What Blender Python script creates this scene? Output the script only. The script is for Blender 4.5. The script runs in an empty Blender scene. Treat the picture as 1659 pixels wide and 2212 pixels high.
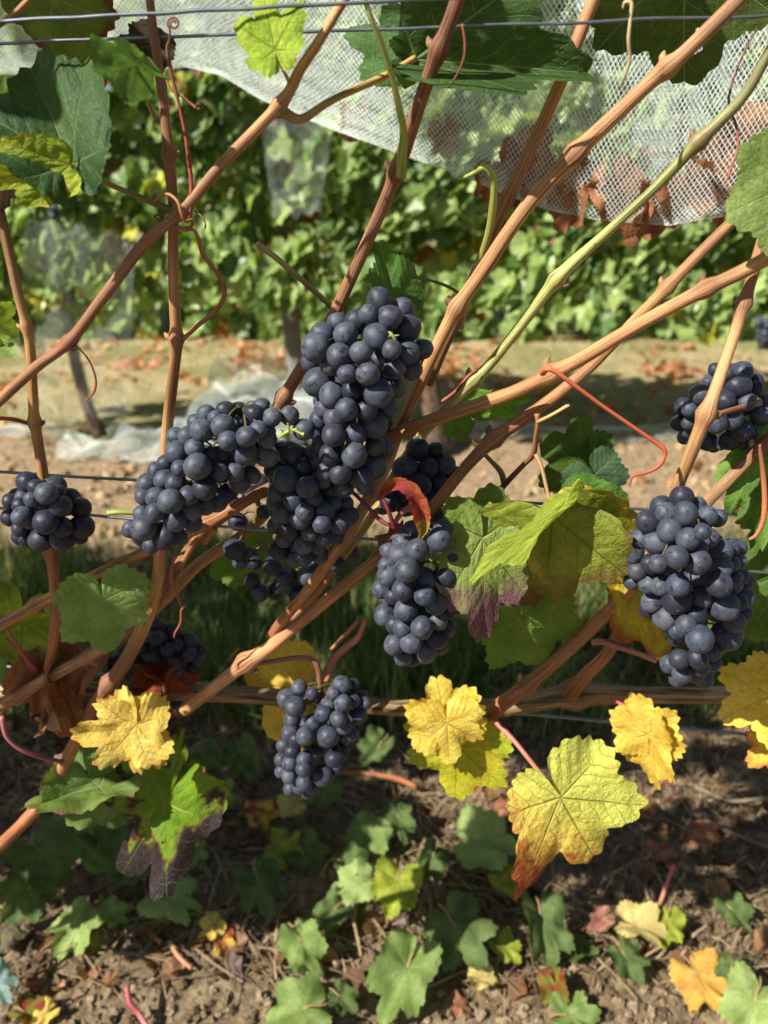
import bpy, bmesh, math, random
import numpy as np
from mathutils import Vector, Matrix, noise as mnoise

random.seed(7)
RNG = np.random.default_rng(7)
SC = bpy.context.scene
COL = SC.collection

# ------------------------------------------------------------------ camera, world, sun, exposure
CAM_H, PITCH = 1.0, math.radians(23)
cam_d = bpy.data.cameras.new('camera')
cam = bpy.data.objects.new('camera', cam_d)
COL.objects.link(cam)
cam.location = (0, 0, CAM_H)
cam.rotation_euler = (math.pi / 2 - PITCH, 0, 0)
cam_d.sensor_fit = 'HORIZONTAL'
cam_d.sensor_width = 7.0
cam_d.lens = 7.0
cam_d.clip_start = 0.02
cam_d.clip_end = 400
cam_d.dof.use_dof = True
cam_d.dof.focus_distance = 0.52
cam_d.dof.aperture_fstop = 1.6
SC.camera = cam

TO_SUN = Vector((-0.60, -0.40, 0.69)).normalized()
SUN_EL = math.asin(TO_SUN.z)
SUN_AZ = math.atan2(TO_SUN.x, TO_SUN.y)
world = bpy.data.worlds.new('World')
SC.world = world
world.use_nodes = True
wn = world.node_tree
sky = wn.nodes.new('ShaderNodeTexSky')
sky.sky_type = 'NISHITA'
sky.sun_disc = False
sky.sun_elevation = SUN_EL
sky.sun_rotation = SUN_AZ
bg = wn.nodes['Background']
bg.inputs['Strength'].default_value = 0.05
wn.links.new(sky.outputs[0], bg.inputs['Color'])

sun_d = bpy.data.lights.new('sun', 'SUN')
sun_d.energy = 5.0
sun_d.angle = math.radians(0.53)
sun_d.color = (1.0, 0.965, 0.91)
sun = bpy.data.objects.new('sun', sun_d)
COL.objects.link(sun)
sun.rotation_euler = TO_SUN.to_track_quat('Z', 'Y').to_euler()
sun.location = TO_SUN * 20

SC.view_settings.view_transform = 'Standard'
SC.view_settings.look = 'None'
SC.view_settings.gamma = 1.0
SC.view_settings.use_curve_mapping = False
SC.view_settings.exposure = 0.85
SC.cycles.max_bounces = 6
SC.cycles.transparent_max_bounces = 8
SC.cycles.use_adaptive_sampling = True
SC.cycles.adaptive_threshold = 0.02
SC.cycles.use_denoising = True

# ------------------------------------------------------------------ place helpers (real metres)
F = 1659.0
CO = Vector((0, 0, CAM_H))
RT = Vector((1, 0, 0))
FW = Vector((0, math.cos(PITCH), -math.sin(PITCH)))
UP = Vector((0, math.sin(PITCH), math.cos(PITCH)))

def ray(x, y):
    return RT * ((x - 829.5) / F) + UP * ((1106.0 - y) / F) + FW

def depth(x, y, Y):
    return Y / ray(x, y).y

def P(x, y, Y):
    r = ray(x, y)
    return CO + r * (Y / r.y)

def G(x, y, z=0.0):
    r = ray(x, y)
    return CO + r * ((z - CAM_H) / r.z)

def lin(r, g, b, k=1.0):
    def c(v):
        v /= 255.0
        return (v / 12.92 if v <= 0.04045 else ((v + 0.055) / 1.055) ** 2.4) * k
    return (c(r), c(g), c(b), 1.0)

def tag(o, label, cat, group=None, kind=None):
    if label:
        o['label'] = label
    if cat:
        o['category'] = cat
    if group:
        o['group'] = group
    if kind:
        o['kind'] = kind
    return o

def link(name, me, parent=None):
    o = bpy.data.objects.new(name, me)
    COL.objects.link(o)
    if parent is not None:
        o.parent = parent
        o.matrix_parent_inverse = parent.matrix_basis.inverted()
    return o

def np_mesh(name, V, Fc, mat, smooth=True, cols=None, uvs=None):
    """V (n,3); Fc list/array of faces all of one size or list of tuples."""
    me = bpy.data.meshes.new(name)
    me.from_pydata([tuple(v) for v in V] if not isinstance(V, np.ndarray) else V.tolist(), [],
                   Fc.tolist() if isinstance(Fc, np.ndarray) else Fc)
    if smooth:
        me.polygons.foreach_set('use_smooth', [True] * len(me.polygons))
    if cols is not None:
        a = me.color_attributes.new('Col', 'FLOAT_COLOR', 'POINT')
        c = np.ones((len(V), 4), np.float32)
        c[:, :3] = np.asarray(cols, np.float32)[:, :3]
        a.data.foreach_set('color', c.ravel())
    if uvs is not None:
        for nm, arr in uvs.items():
            l = me.uv_layers.new(name=nm)
            l.data.foreach_set('uv', np.asarray(arr, np.float32).ravel())
    if mat:
        me.materials.append(mat)
    me.update()
    return me

def catmull(pts, n):
    """pts (k,d) -> n samples, arc-ish uniform."""
    p = np.asarray(pts, float)
    k = len(p)
    if k == 2:
        t = np.linspace(0, 1, n)[:, None]
        return p[0] * (1 - t) + p[1] * t
    q = np.vstack([2 * p[0] - p[1], p, 2 * p[-1] - p[-2]])
    seg = np.linalg.norm(np.diff(p[:, :3], axis=0), axis=1)
    cum = np.concatenate([[0], np.cumsum(seg)])
    out = []
    for d in np.linspace(0, cum[-1], n):
        i = min(int(np.searchsorted(cum, d, side='right')) - 1, k - 2)
        t = (d - cum[i]) / max(seg[i], 1e-9)
        a, b, c, e = q[i], q[i + 1], q[i + 2], q[i + 3]
        out.append(0.5 * ((2 * b) + (-a + c) * t + (2 * a - 5 * b + 4 * c - e) * t * t + (-a + 3 * b - 3 * c + e) * t ** 3))
    return np.array(out)

def tube_data(C, R, sides=10, cap=True, bump=None):
    """C (n,3) centres, R (n,) radii -> V, F, uv corner list."""
    n = len(C)
    T = np.gradient(C, axis=0)
    T /= np.linalg.norm(T, axis=1)[:, None] + 1e-12
    ref = np.array([0.13, 0.2, 0.97]) if abs(T[0][2]) < 0.9 else np.array([1.0, 0.1, 0])
    u = np.cross(T[0], ref); u /= np.linalg.norm(u)
    V = []
    L = np.concatenate([[0], np.cumsum(np.linalg.norm(np.diff(C, axis=0), axis=1))])
    for i in range(n):
        u = u - T[i] * np.dot(u, T[i]); u /= np.linalg.norm(u)
        w = np.cross(T[i], u)
        for j in range(sides):
            a = 2 * math.pi * j / sides
            rr = R[i] * (1 + (bump(i, j, L[i]) if bump else 0))
            V.append(C[i] + rr * (u * math.cos(a) + w * math.sin(a)))
    Fc, uv = [], []
    for i in range(n - 1):
        for j in range(sides):
            k = (j + 1) % sides
            Fc.append((i * sides + j, i * sides + k, (i + 1) * sides + k, (i + 1) * sides + j))
            u0, u1 = j / sides, (j + 1) / sides
            uv += [(u0, L[i]), (u1, L[i]), (u1, L[i + 1]), (u0, L[i + 1])]
    if cap:
        b = len(V); V.append(C[0]); V.append(C[-1])
        for j in range(sides):
            k = (j + 1) % sides
            Fc.append((b, k, j)); uv += [(.5, 0)] * 3
            Fc.append((b + 1, (n - 1) * sides + j, (n - 1) * sides + k)); uv += [(.5, L[-1])] * 3
    return V, Fc, uv

# ------------------------------------------------------------------ materials
def new_mat(name):
    m = bpy.data.materials.new(name)
    m.use_nodes = True
    nt = m.node_tree
    nt.nodes.clear()
    out = nt.nodes.new('ShaderNodeOutputMaterial')
    return m, nt, out

def N(nt, t, **kw):
    n = nt.nodes.new(t)
    for k, v in kw.items():
        if k.startswith('i_'):
            n.inputs[k[2:]].default_value = v
        else:
            setattr(n, k, v)
    return n

def math_n(nt, op, a, b=None, clamp=False):
    n = nt.nodes.new('ShaderNodeMath'); n.operation = op; n.use_clamp = clamp
    for i, v in enumerate((a, b)):
        if v is None:
            continue
        if isinstance(v, (int, float)):
            n.inputs[i].default_value = v
        else:
            nt.links.new(v, n.inputs[i])
    return n.outputs[0]

def mix_col(nt, fac, a, b, mode='MIX'):
    n = nt.nodes.new('ShaderNodeMix'); n.data_type = 'RGBA'; n.blend_type = mode
    for idx, v in ((0, fac), (6, a), (7, b)):
        if isinstance(v, (int, float)):
            n.inputs[idx].default_value = v
        elif isinstance(v, tuple):
            n.inputs[idx].default_value = v
        else:
            nt.links.new(v, n.inputs[idx])
    return n.outputs[2]

def ramp(nt, fac, stops):
    n = nt.nodes.new('ShaderNodeValToRGB')
    el = n.color_ramp.elements
    while len(el) > 1:
        el.remove(el[-1])
    el[0].position = stops[0][0]; el[0].color = stops[0][1]
    for p, c in stops[1:]:
        e = el.new(p); e.color = c
    nt.links.new(fac, n.inputs[0])
    return n.outputs[0]

def g(v):
    return (v, v, v, 1)

def mat_berry(name, dark, bloom, amount):
    m, nt, out = new_mat(name)
    tc = N(nt, 'ShaderNodeTexCoord'); oi = N(nt, 'ShaderNodeObjectInfo')
    add = N(nt, 'ShaderNodeVectorMath', operation='ADD')
    sc = N(nt, 'ShaderNodeVectorMath', operation='SCALE'); sc.inputs[0].default_value = (37, 71, 53)
    nt.links.new(oi.outputs['Random'], sc.inputs['Scale'])
    nt.links.new(tc.outputs['Object'], add.inputs[0]); nt.links.new(sc.outputs[0], add.inputs[1])
    big = N(nt, 'ShaderNodeTexNoise', i_Scale=1.3, i_Detail=3.0, i_Roughness=0.55)
    scuff = N(nt, 'ShaderNodeTexNoise', i_Scale=2.1, i_Detail=6.0, i_Roughness=0.72, i_Distortion=0.6)
    fine = N(nt, 'ShaderNodeTexNoise', i_Scale=34.0, i_Detail=3.0)
    for t in (big, scuff, fine):
        nt.links.new(add.outputs[0], t.inputs['Vector'])
    b1 = ramp(nt, big.outputs['Fac'], [(0.30, g(0.45)), (0.62, g(1.0))])
    s1 = ramp(nt, scuff.outputs['Fac'], [(0.36, g(0.0)), (0.45, g(1.0))])
    f1 = ramp(nt, fine.outputs['Fac'], [(0.3, g(0.82)), (0.7, g(1.0))])
    fac = math_n(nt, 'MULTIPLY', math_n(nt, 'MULTIPLY', b1, s1), f1)
    rv = math_n(nt, 'MULTIPLY_ADD', oi.outputs['Random'], 0.35)
    rv.node.inputs[2].default_value = amount
    fac = math_n(nt, 'MULTIPLY', fac, rv, True)
    hue = N(nt, 'ShaderNodeHueSaturation')
    hue.inputs['Color'].default_value = bloom
    fr = math_n(nt, 'FRACT', math_n(nt, 'MULTIPLY', oi.outputs['Random'], 17.3))
    hv = math_n(nt, 'MULTIPLY_ADD', fr, 0.07); hv.node.inputs[2].default_value = 0.47
    nt.links.new(hv, hue.inputs['Hue'])
    fr2 = math_n(nt, 'FRACT', math_n(nt, 'MULTIPLY', oi.outputs['Random'], 41.7))
    sv = math_n(nt, 'MULTIPLY_ADD', fr2, 0.55); sv.node.inputs[2].default_value = 0.5
    nt.links.new(sv, hue.inputs['Saturation'])
    c = mix_col(nt, fac, dark, hue.outputs[0])
    # stylar scar at local +Z
    nrmz = N(nt, 'ShaderNodeVectorMath', operation='NORMALIZE'); nt.links.new(tc.outputs['Object'], nrmz.inputs[0])
    sep = N(nt, 'ShaderNodeSeparateXYZ'); nt.links.new(nrmz.outputs[0], sep.inputs[0])
    dot = ramp(nt, sep.outputs['Z'], [(0.9965, g(0)), (0.9985, g(1))])
    c = mix_col(nt, math_n(nt, 'MULTIPLY', dot, 0.55), c, lin(120, 110, 96))
    bs = N(nt, 'ShaderNodeBsdfPrincipled')
    nt.links.new(c, bs.inputs['Base Color'])
    rg = math_n(nt, 'MULTIPLY_ADD', fac, 0.22); rg.node.inputs[2].default_value = 0.40
    nt.links.new(rg, bs.inputs['Roughness'])
    bs.inputs['Specular IOR Level'].default_value = 0.32
    bs.inputs['Sheen Weight'].default_value = 0.05
    bs.inputs['Sheen Roughness'].default_value = 0.6
    bs.inputs['Sheen Tint'].default_value = lin(150, 170, 215)
    bp = N(nt, 'ShaderNodeBump', i_Strength=0.08, i_Distance=0.2)
    nt.links.new(scuff.outputs['Fac'], bp.inputs['Height']); nt.links.new(bp.outputs[0], bs.inputs['Normal'])
    nt.links.new(bs.outputs[0], out.inputs[0])
    return m

def mat_bark(name, rough=0.62, stripe=0.45, freq=34, spots=0.35, bump=0.35):
    """Lengthwise ridged cane; hue from the Col attribute."""
    m, nt, out = new_mat(name)
    at = N(nt, 'ShaderNodeAttribute', attribute_name='Col')
    uv = N(nt, 'ShaderNodeUVMap', uv_map='UV')
    oi = N(nt, 'ShaderNodeObjectInfo')
    mp = N(nt, 'ShaderNodeMapping'); mp.inputs['Scale'].default_value = (freq, 11, 1)
    nt.links.new(uv.outputs[0], mp.inputs[0])
    off = N(nt, 'ShaderNodeCombineXYZ'); nt.links.new(math_n(nt, 'MULTIPLY', oi.outputs['Random'], 50), off.inputs[2])
    nt.links.new(off.outputs[0], mp.inputs['Location'])
    st = N(nt, 'ShaderNodeTexNoise', i_Scale=1.0, i_Detail=4.0, i_Roughness=0.6)
    nt.links.new(mp.outputs[0], st.inputs['Vector'])
    s = ramp(nt, st.outputs['Fac'], [(0.38, g(.92 - stripe)), (0.53, g(1.1)), (0.75, g(1.3))])
    c = mix_col(nt, 1.0, at.outputs['Color'], s, 'MULTIPLY')
    tc = N(nt, 'ShaderNodeTexCoord')
    pa = N(nt, 'ShaderNodeTexNoise', i_Scale=22.0, i_Detail=4.0); nt.links.new(tc.outputs['Object'], pa.inputs['Vector'])
    p = ramp(nt, pa.outputs['Fac'], [(0.35, lin(226, 214, 208)), (0.65, lin(255, 255, 255))])
    c = mix_col(nt, 1.0, c, p, 'MULTIPLY')
    mp2 = N(nt, 'ShaderNodeMapping'); mp2.inputs['Scale'].default_value = (freq * 2.6, 22, 1)
    nt.links.new(uv.outputs[0], mp2.inputs[0]); nt.links.new(off.outputs[0], mp2.inputs['Location'])
    fl = N(nt, 'ShaderNodeTexNoise', i_Scale=1.0, i_Detail=3.0, i_Roughness=0.7); nt.links.new(mp2.outputs[0], fl.inputs['Vector'])
    c = mix_col(nt, 1.0, c, ramp(nt, fl.outputs['Fac'], [(0.36, g(0.32)), (0.47, g(1.0)), (0.7, g(1.18))]), 'MULTIPLY')
    gp = N(nt, 'ShaderNodeTexNoise', i_Scale=9.0, i_Detail=5.0, i_Roughness=0.7); nt.links.new(tc.outputs['Object'], gp.inputs['Vector'])
    c = mix_col(nt, ramp(nt, gp.outputs['Fac'], [(0.50, g(0)), (0.64, g(0.62))]), c, lin(126, 92, 70))
    sp = N(nt, 'ShaderNodeTexVoronoi', i_Scale=420.0); nt.links.new(tc.outputs['Object'], sp.inputs['Vector'])
    spm = N(nt, 'ShaderNodeTexNoise', i_Scale=60.0); nt.links.new(tc.outputs['Object'], spm.inputs['Vector'])
    sf = math_n(nt, 'MULTIPLY', ramp(nt, sp.outputs['Distance'], [(0.16, g(1)), (0.3, g(0))]),
                ramp(nt, spm.outputs['Fac'], [(0.5, g(0)), (0.6, g(spots))]))
    c = mix_col(nt, sf, c, lin(60, 34, 22))
    bs = N(nt, 'ShaderNodeBsdfPrincipled')
    nt.links.new(c, bs.inputs['Base Color'])
    bs.inputs['Roughness'].default_value = rough
    bs.inputs['Specular IOR Level'].default_value = 0.3
    bp = N(nt, 'ShaderNodeBump', i_Strength=bump, i_Distance=0.0012)
    nt.links.new(st.outputs['Fac'], bp.inputs['Height']); nt.links.new(bp.outputs[0], bs.inputs['Normal'])
    nt.links.new(bs.outputs[0], out.inputs[0])
    return m

def mat_leaf(name, vein, vein_amt=0.6, trans=0.38, rough=0.5, quilt=0.5, back=1.25, tcol=(1.25, 1.25, 0.55, 1)):
    m, nt, out = new_mat(name)
    at = N(nt, 'ShaderNodeAttribute', attribute_name='Col')
    uv = N(nt, 'ShaderNodeUVMap', uv_map='Vein')
    sx = N(nt, 'ShaderNodeSeparateXYZ'); nt.links.new(uv.outputs[0], sx.inputs[0])
    t, s = sx.outputs['X'], sx.outputs['Y']
    xy = N(nt, 'ShaderNodeUVMap', uv_map='Leaf')
    w = math_n(nt, 'MULTIPLY_ADD', t, -0.012); w.node.inputs[2].default_value = 0.018
    main = math_n(nt, 'SUBTRACT', 1.0, math_n(nt, 'DIVIDE', s, w), True)
    ph = math_n(nt, 'MULTIPLY', math_n(nt, 'SUBTRACT', t, math_n(nt, 'MULTIPLY', s, 0.85)), 6.5)
    wob = N(nt, 'ShaderNodeTexNoise', i_Scale=6.0); nt.links.new(xy.outputs[0], wob.inputs['Vector'])
    ph = math_n(nt, 'ADD', ph, math_n(nt, 'MULTIPLY', wob.outputs['Fac'], 0.7))
    fr = math_n(nt, 'ABSOLUTE', math_n(nt, 'SUBTRACT', math_n(nt, 'FRACT', ph), 0.5))
    sec = math_n(nt, 'SUBTRACT', 1.0, math_n(nt, 'MULTIPLY', fr, 20.0), True)
    vo = N(nt, 'ShaderNodeTexVoronoi', feature='DISTANCE_TO_EDGE', i_Scale=24.0); nt.links.new(xy.outputs[0], vo.inputs['Vector'])
    ter = math_n(nt, 'SUBTRACT', 1.0, math_n(nt, 'MULTIPLY', vo.outputs['Distance'], 9.0), True)
    v = math_n(nt, 'MAXIMUM', main, math_n(nt, 'MAXIMUM', math_n(nt, 'MULTIPLY', sec, 0.6), math_n(nt, 'MULTIPLY', ter, 0.13)))
    blot = N(nt, 'ShaderNodeTexNoise', i_Scale=9.0, i_Detail=5.0, i_Roughness=0.65); nt.links.new(xy.outputs[0], blot.inputs['Vector'])
    bl = ramp(nt, blot.outputs['Fac'], [(0.3, g(0.74)), (0.7, g(1.14))])
    c = mix_col(nt, 1.0, at.outputs['Color'], bl, 'MULTIPLY')
    c = mix_col(nt, math_n(nt, 'MULTIPLY', v, vein_amt), c, vein)
    geo = N(nt, 'ShaderNodeNewGeometry')
    cb = mix_col(nt, 0.35, mix_col(nt, 1.0, c, (back, back, back * 1.05, 1), 'MULTIPLY'), lin(150, 165, 140))
    c2 = mix_col(nt, math_n(nt, 'MULTIPLY', geo.outputs['Backfacing'], 0.8), c, cb)
    bs = N(nt, 'ShaderNodeBsdfPrincipled')
    nt.links.new(c2, bs.inputs['Base Color'])
    bs.inputs['Roughness'].default_value = rough
    bs.inputs['Specular IOR Level'].default_value = 0.22
    wr = N(nt, 'ShaderNodeTexNoise', i_Scale=19.0, i_Detail=3.0, i_Distortion=0.4); nt.links.new(xy.outputs[0], wr.inputs['Vector'])
    h = math_n(nt, 'ADD', math_n(nt, 'MULTIPLY', v, -1.0), math_n(nt, 'ADD', math_n(nt, 'MULTIPLY', blot.outputs['Fac'], 0.5), math_n(nt, 'MULTIPLY', wr.outputs['Fac'], 1.1)))
    bp = N(nt, 'ShaderNodeBump', i_Strength=quilt, i_Distance=0.002)
    nt.links.new(h, bp.inputs['Height']); nt.links.new(bp.outputs[0], bs.inputs['Normal'])
    tr = N(nt, 'ShaderNodeBsdfTranslucent')
    nt.links.new(mix_col(nt, 1.0, c, tcol, 'MULTIPLY'), tr.inputs['Color'])
    mx = N(nt, 'ShaderNodeMixShader'); mx.inputs[0].default_value = trans
    nt.links.new(bs.outputs[0], mx.inputs[1]); nt.links.new(tr.outputs[0], mx.inputs[2])
    nt.links.new(mx.outputs[0], out.inputs[0])
    return m

def mat_plain(name, col, rough=0.6, var=0.25, scale=30.0, metallic=0.0, spec=0.4, bump=0.0, attr=False, trans=0.0):
    m, nt, out = new_mat(name)
    tc = N(nt, 'ShaderNodeTexCoord')
    nz = N(nt, 'ShaderNodeTexNoise', i_Scale=scale, i_Detail=4.0); nt.links.new(tc.outputs['Object'], nz.inputs['Vector'])
    r = ramp(nt, nz.outputs['Fac'], [(0.3, g(1 - var)), (0.7, g(1 + var))])
    base = col
    if attr:
        a = N(nt, 'ShaderNodeAttribute', attribute_name='Col'); base = a.outputs['Color']
    c = mix_col(nt, 1.0, base, r, 'MULTIPLY')
    bs = N(nt, 'ShaderNodeBsdfPrincipled')
    nt.links.new(c, bs.inputs['Base Color'])
    bs.inputs['Roughness'].default_value = rough; bs.inputs['Metallic'].default_value = metallic
    bs.inputs['Specular IOR Level'].default_value = spec
    if bump:
        bp = N(nt, 'ShaderNodeBump', i_Strength=bump, i_Distance=0.004)
        nt.links.new(nz.outputs['Fac'], bp.inputs['Height']); nt.links.new(bp.outputs[0], bs.inputs['Normal'])
    if trans:
        tr = N(nt, 'ShaderNodeBsdfTranslucent'); nt.links.new(mix_col(nt, 1.0, c, (1.5, 1.5, .6, 1), 'MULTIPLY'), tr.inputs['Color'])
        mx = N(nt, 'ShaderNodeMixShader'); mx.inputs[0].default_value = trans
        nt.links.new(bs.outputs[0], mx.inputs[1]); nt.links.new(tr.outputs[0], mx.inputs[2])
        nt.links.new(mx.outputs[0], out.inputs[0])
    else:
        nt.links.new(bs.outputs[0], out.inputs[0])
    return m

M_BERRY = mat_berry('grape_skin', (0.006, 0.007, 0.014, 1), lin(82, 88, 103), 0.54)
M_BERRY_DARK = mat_berry('grape_skin_rubbed_shaded', (0.007, 0.006, 0.012, 1), lin(62, 66, 82), 0.28)  # low-bloom dark skin: rubbed berries, and shade put into the shaded clusters' colour
M_CANE = mat_bark('cane_bark')
M_CORDON = mat_bark('old_cordon_bark', rough=0.85, stripe=0.72, freq=14, spots=0.1, bump=0.9)
M_STEM = mat_bark('green_stem_skin', rough=0.5, stripe=0.22, freq=14, spots=0.25, bump=0.15)
M_LEAF = mat_leaf('green_leaf', lin(160, 175, 112), 0.42)
M_LEAF_Y = mat_leaf('yellow_leaf', lin(190, 150, 50), 0.35, trans=0.3, quilt=0.6, back=1.05, tcol=(1.15, 1.05, .5, 1))
M_LEAF_YG = mat_leaf('turning_leaf', lin(95, 100, 25), 0.5, trans=0.32, quilt=0.6, back=1.05, tcol=(1.2, 1.15, .4, 1))
M_LEAF_YL = mat_leaf('lime_yellow_leaf', lin(140, 136, 46), 0.5, trans=0.28, quilt=0.8, back=1.05, tcol=(1.1, 1.05, .5, 1))
M_LEAF_P = mat_leaf('purple_leaf', lin(150, 170, 60), 0.5, trans=0.3, rough=0.42, quilt=0.7)
M_DRY = mat_leaf('dry_leaf', lin(120, 70, 45), 0.4, trans=0.2, rough=0.7, quilt=0.8, back=1.1, tcol=(1.1, .9, .6, 1))
M_WIRE = mat_plain('galvanised_wire', lin(120, 126, 134), rough=0.42, var=0.3, scale=60, metallic=0.75)
M_FARLEAF = mat_plain('vine_foliage', g(1), rough=0.42, var=0.18, scale=25, attr=True, trans=0.33, spec=0.5)
M_NET = mat_plain('net_filament', lin(240, 246, 255), rough=0.45, var=0.05, scale=10, trans=0.25, spec=0.5)
M_CLOD = mat_plain('soil_crumb', g(1), rough=0.95, var=0.3, scale=160, attr=True, bump=0.5, spec=0.1)
M_GRASS = mat_plain('grass_blade', g(1), rough=0.5, var=0.15, scale=20, attr=True, trans=0.3)
M_STRAW = mat_plain('straw', g(1), rough=0.7, var=0.2, scale=40, attr=True)
M_TRUNK = mat_bark('vine_trunk_bark', rough=0.9, stripe=0.6, freq=9, spots=0.1, bump=0.9)
M_POST = mat_plain('weathered_post', lin(118, 112, 106), rough=0.8, var=0.3, scale=14, bump=0.3)
M_WHITE = mat_plain('white_crimp', lin(225, 225, 222), rough=0.4, var=0.1)

# ------------------------------------------------------------------ ground (setting)
def fbm(x, y, s, oct=4):
    v = 0; a = 1.0; tot = 0
    for o in range(oct):
        v += a * mnoise.noise(Vector((x * s, y * s, 3.1 * o + s))); tot += a
        a *= 0.5; s *= 2.1
    return v / tot

def ground_h(x, y):
    h = 0.02 * fbm(x, y, 1.7, 3)
    if y < 3.6:
        k = 1.0 if y < 2.9 else max(0, (3.6 - y) / 0.7)
        h += k * (0.012 * fbm(x, y, 9, 3) + 0.006 * fbm(x + 9, y, 34, 2))
    return h

def mat_ground():
    m, nt, out = new_mat('vineyard_soil')
    tc = N(nt, 'ShaderNodeTexCoord')
    sp = N(nt, 'ShaderNodeSeparateXYZ'); nt.links.new(tc.outputs['Object'], sp.inputs[0])
    n1 = N(nt, 'ShaderNodeTexNoise', i_Scale=3.0, i_Detail=5.0); nt.links.new(tc.outputs['Object'], n1.inputs['Vector'])
    n2 = N(nt, 'ShaderNodeTexNoise', i_Scale=42.0, i_Detail=6.0, i_Roughness=0.7); nt.links.new(tc.outputs['Object'], n2.inputs['Vector'])
    soil = ramp(nt, n2.outputs['Fac'], [(0.3, lin(72, 60, 45)), (0.5, lin(118, 100, 76)), (0.72, lin(160, 141, 112))])  # moister near soil, also darkened to put the row's shade into its colour
    turf = ramp(nt, n2.outputs['Fac'], [(0.3, lin(100, 96, 62)), (0.45, lin(148, 134, 98)), (0.6, lin(176, 158, 120)), (0.75, lin(196, 178, 144))])
    dry = ramp(nt, n2.outputs['Fac'], [(0.3, lin(98, 82, 62)), (0.5, lin(146, 124, 96)), (0.72, lin(178, 156, 126))])
    soil = mix_col(nt, ramp(nt, math_n(nt, 'MULTIPLY', sp.outputs['Y'], 0.1), [(0.14, g(0)), (0.21, g(1))]), soil, dry)
    yy = math_n(nt, 'ADD', sp.outputs['Y'], math_n(nt, 'MULTIPLY', math_n(nt, 'SUBTRACT', n1.outputs['Fac'], 0.5), 0.9))
    far = ramp(nt, math_n(nt, 'MULTIPLY', yy, 0.1), [(0.315, g(0)), (0.345, g(1))])
    near = ramp(nt, math_n(nt, 'MULTIPLY', yy, 0.1), [(0.12, g(0)), (0.135, g(.75)), (0.185, g(.75)), (0.21, g(0))])
    n3 = N(nt, 'ShaderNodeTexNoise', i_Scale=1.6, i_Detail=4.0, i_Roughness=0.6); nt.links.new(tc.outputs['Object'], n3.inputs['Vector'])
    turf = mix_col(nt, ramp(nt, n3.outputs['Fac'], [(0.42, g(0.6)), (0.57, g(0))]), turf, lin(104, 110, 62))
    n4 = N(nt, 'ShaderNodeTexNoise', i_Scale=13.0, i_Detail=6.0, i_Roughness=0.75); nt.links.new(tc.outputs['Object'], n4.inputs['Vector'])
    turf = mix_col(nt, 1.0, turf, ramp(nt, n4.outputs['Fac'], [(0.32, g(0.62)), (0.5, g(1.05)), (0.7, g(1.3))]), 'MULTIPLY')
    turf = mix_col(nt, ramp(nt, n4.outputs['Fac'], [(0.58, g(0)), (0.64, g(0.6))]), turf, lin(186, 132, 92))
    c = mix_col(nt, far, soil, turf)
    c = mix_col(nt, near, c, lin(84, 84, 50))
    bs = N(nt, 'ShaderNodeBsdfPrincipled'); nt.links.new(c, bs.inputs['Base Color'])
    bs.inputs['Roughness'].default_value = 0.95; bs.inputs['Specular IOR Level'].default_value = 0.1
    bp = N(nt, 'ShaderNodeBump', i_Strength=0.7, i_Distance=0.01)
    nt.links.new(n2.outputs['Fac'], bp.inputs['Height']); nt.links.new(bp.outputs[0], bs.inputs['Normal'])
    nt.links.new(bs.outputs[0], out.inputs[0])
    return m

def build_ground():
    xs = np.concatenate([[-200, -60, -20, -8, -4], np.arange(-2.4, 2.4, 0.022), [2.6, 4, 8, 20, 60, 200]])
    ys = np.concatenate([[-200, -30, -6, -1.5, 0.0], np.arange(0.3, 1.6, 0.013), np.arange(1.6, 4.2, 0.03), np.arange(4.2, 7.0, 0.2), [8, 12, 25, 60, 200]])
    V = []
    for y in ys:
        for x in xs:
            h = ground_h(x, y) if (abs(x) < 5 and -1 < y < 8) else 0
            V.append((x, y, h))
    nx = len(xs)
    Fc = [(j * nx + i, j * nx + i + 1, (j + 1) * nx + i + 1, (j + 1) * nx + i) for j in range(len(ys) - 1) for i in range(nx - 1)]
    me = np_mesh('ground', V, Fc, mat_ground())
    o = link('ground', me); o['kind'] = 'structure'
build_ground()

# ------------------------------------------------------------------ scattered stuff
def ico(sub):
    bm = bmesh.new(); bmesh.ops.create_icosphere(bm, subdivisions=sub, radius=1.0)
    v = np.array([x.co[:] for x in bm.verts]); f = np.array([[q.index for q in p.verts] for p in bm.faces]); bm.free()
    return v, f

def rand_rot():
    q = RNG.normal(size=4); q /= np.linalg.norm(q)
    w, x, y, z = q
    return np.array([[1 - 2 * (y * y + z * z), 2 * (x * y - z * w), 2 * (x * z + y * w)],
                     [2 * (x * y + z * w), 1 - 2 * (x * x + z * z), 2 * (y * z - x * w)],
                     [2 * (x * z - y * w), 2 * (y * z + x * w), 1 - 2 * (x * x + y * y)]])

class Bag:
    def __init__(self):
        self.V, self.F, self.C, self.n = [], [], [], 0
    def add(self, v, f, c):
        self.V.append(v); self.F.append(np.asarray(f) + self.n); self.n += len(v)
        c = np.asarray(c)[:3]
        self.C.append(np.tile(c, (len(v), 1)))
    def mesh(self, name, mat, smooth=True):
        return np_mesh(name, np.vstack(self.V), np.vstack(self.F), mat, smooth, np.vstack(self.C))

def cmix(a, b, t):
    return tuple(a[i] * (1 - t) + b[i] * t for i in range(3))

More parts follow.
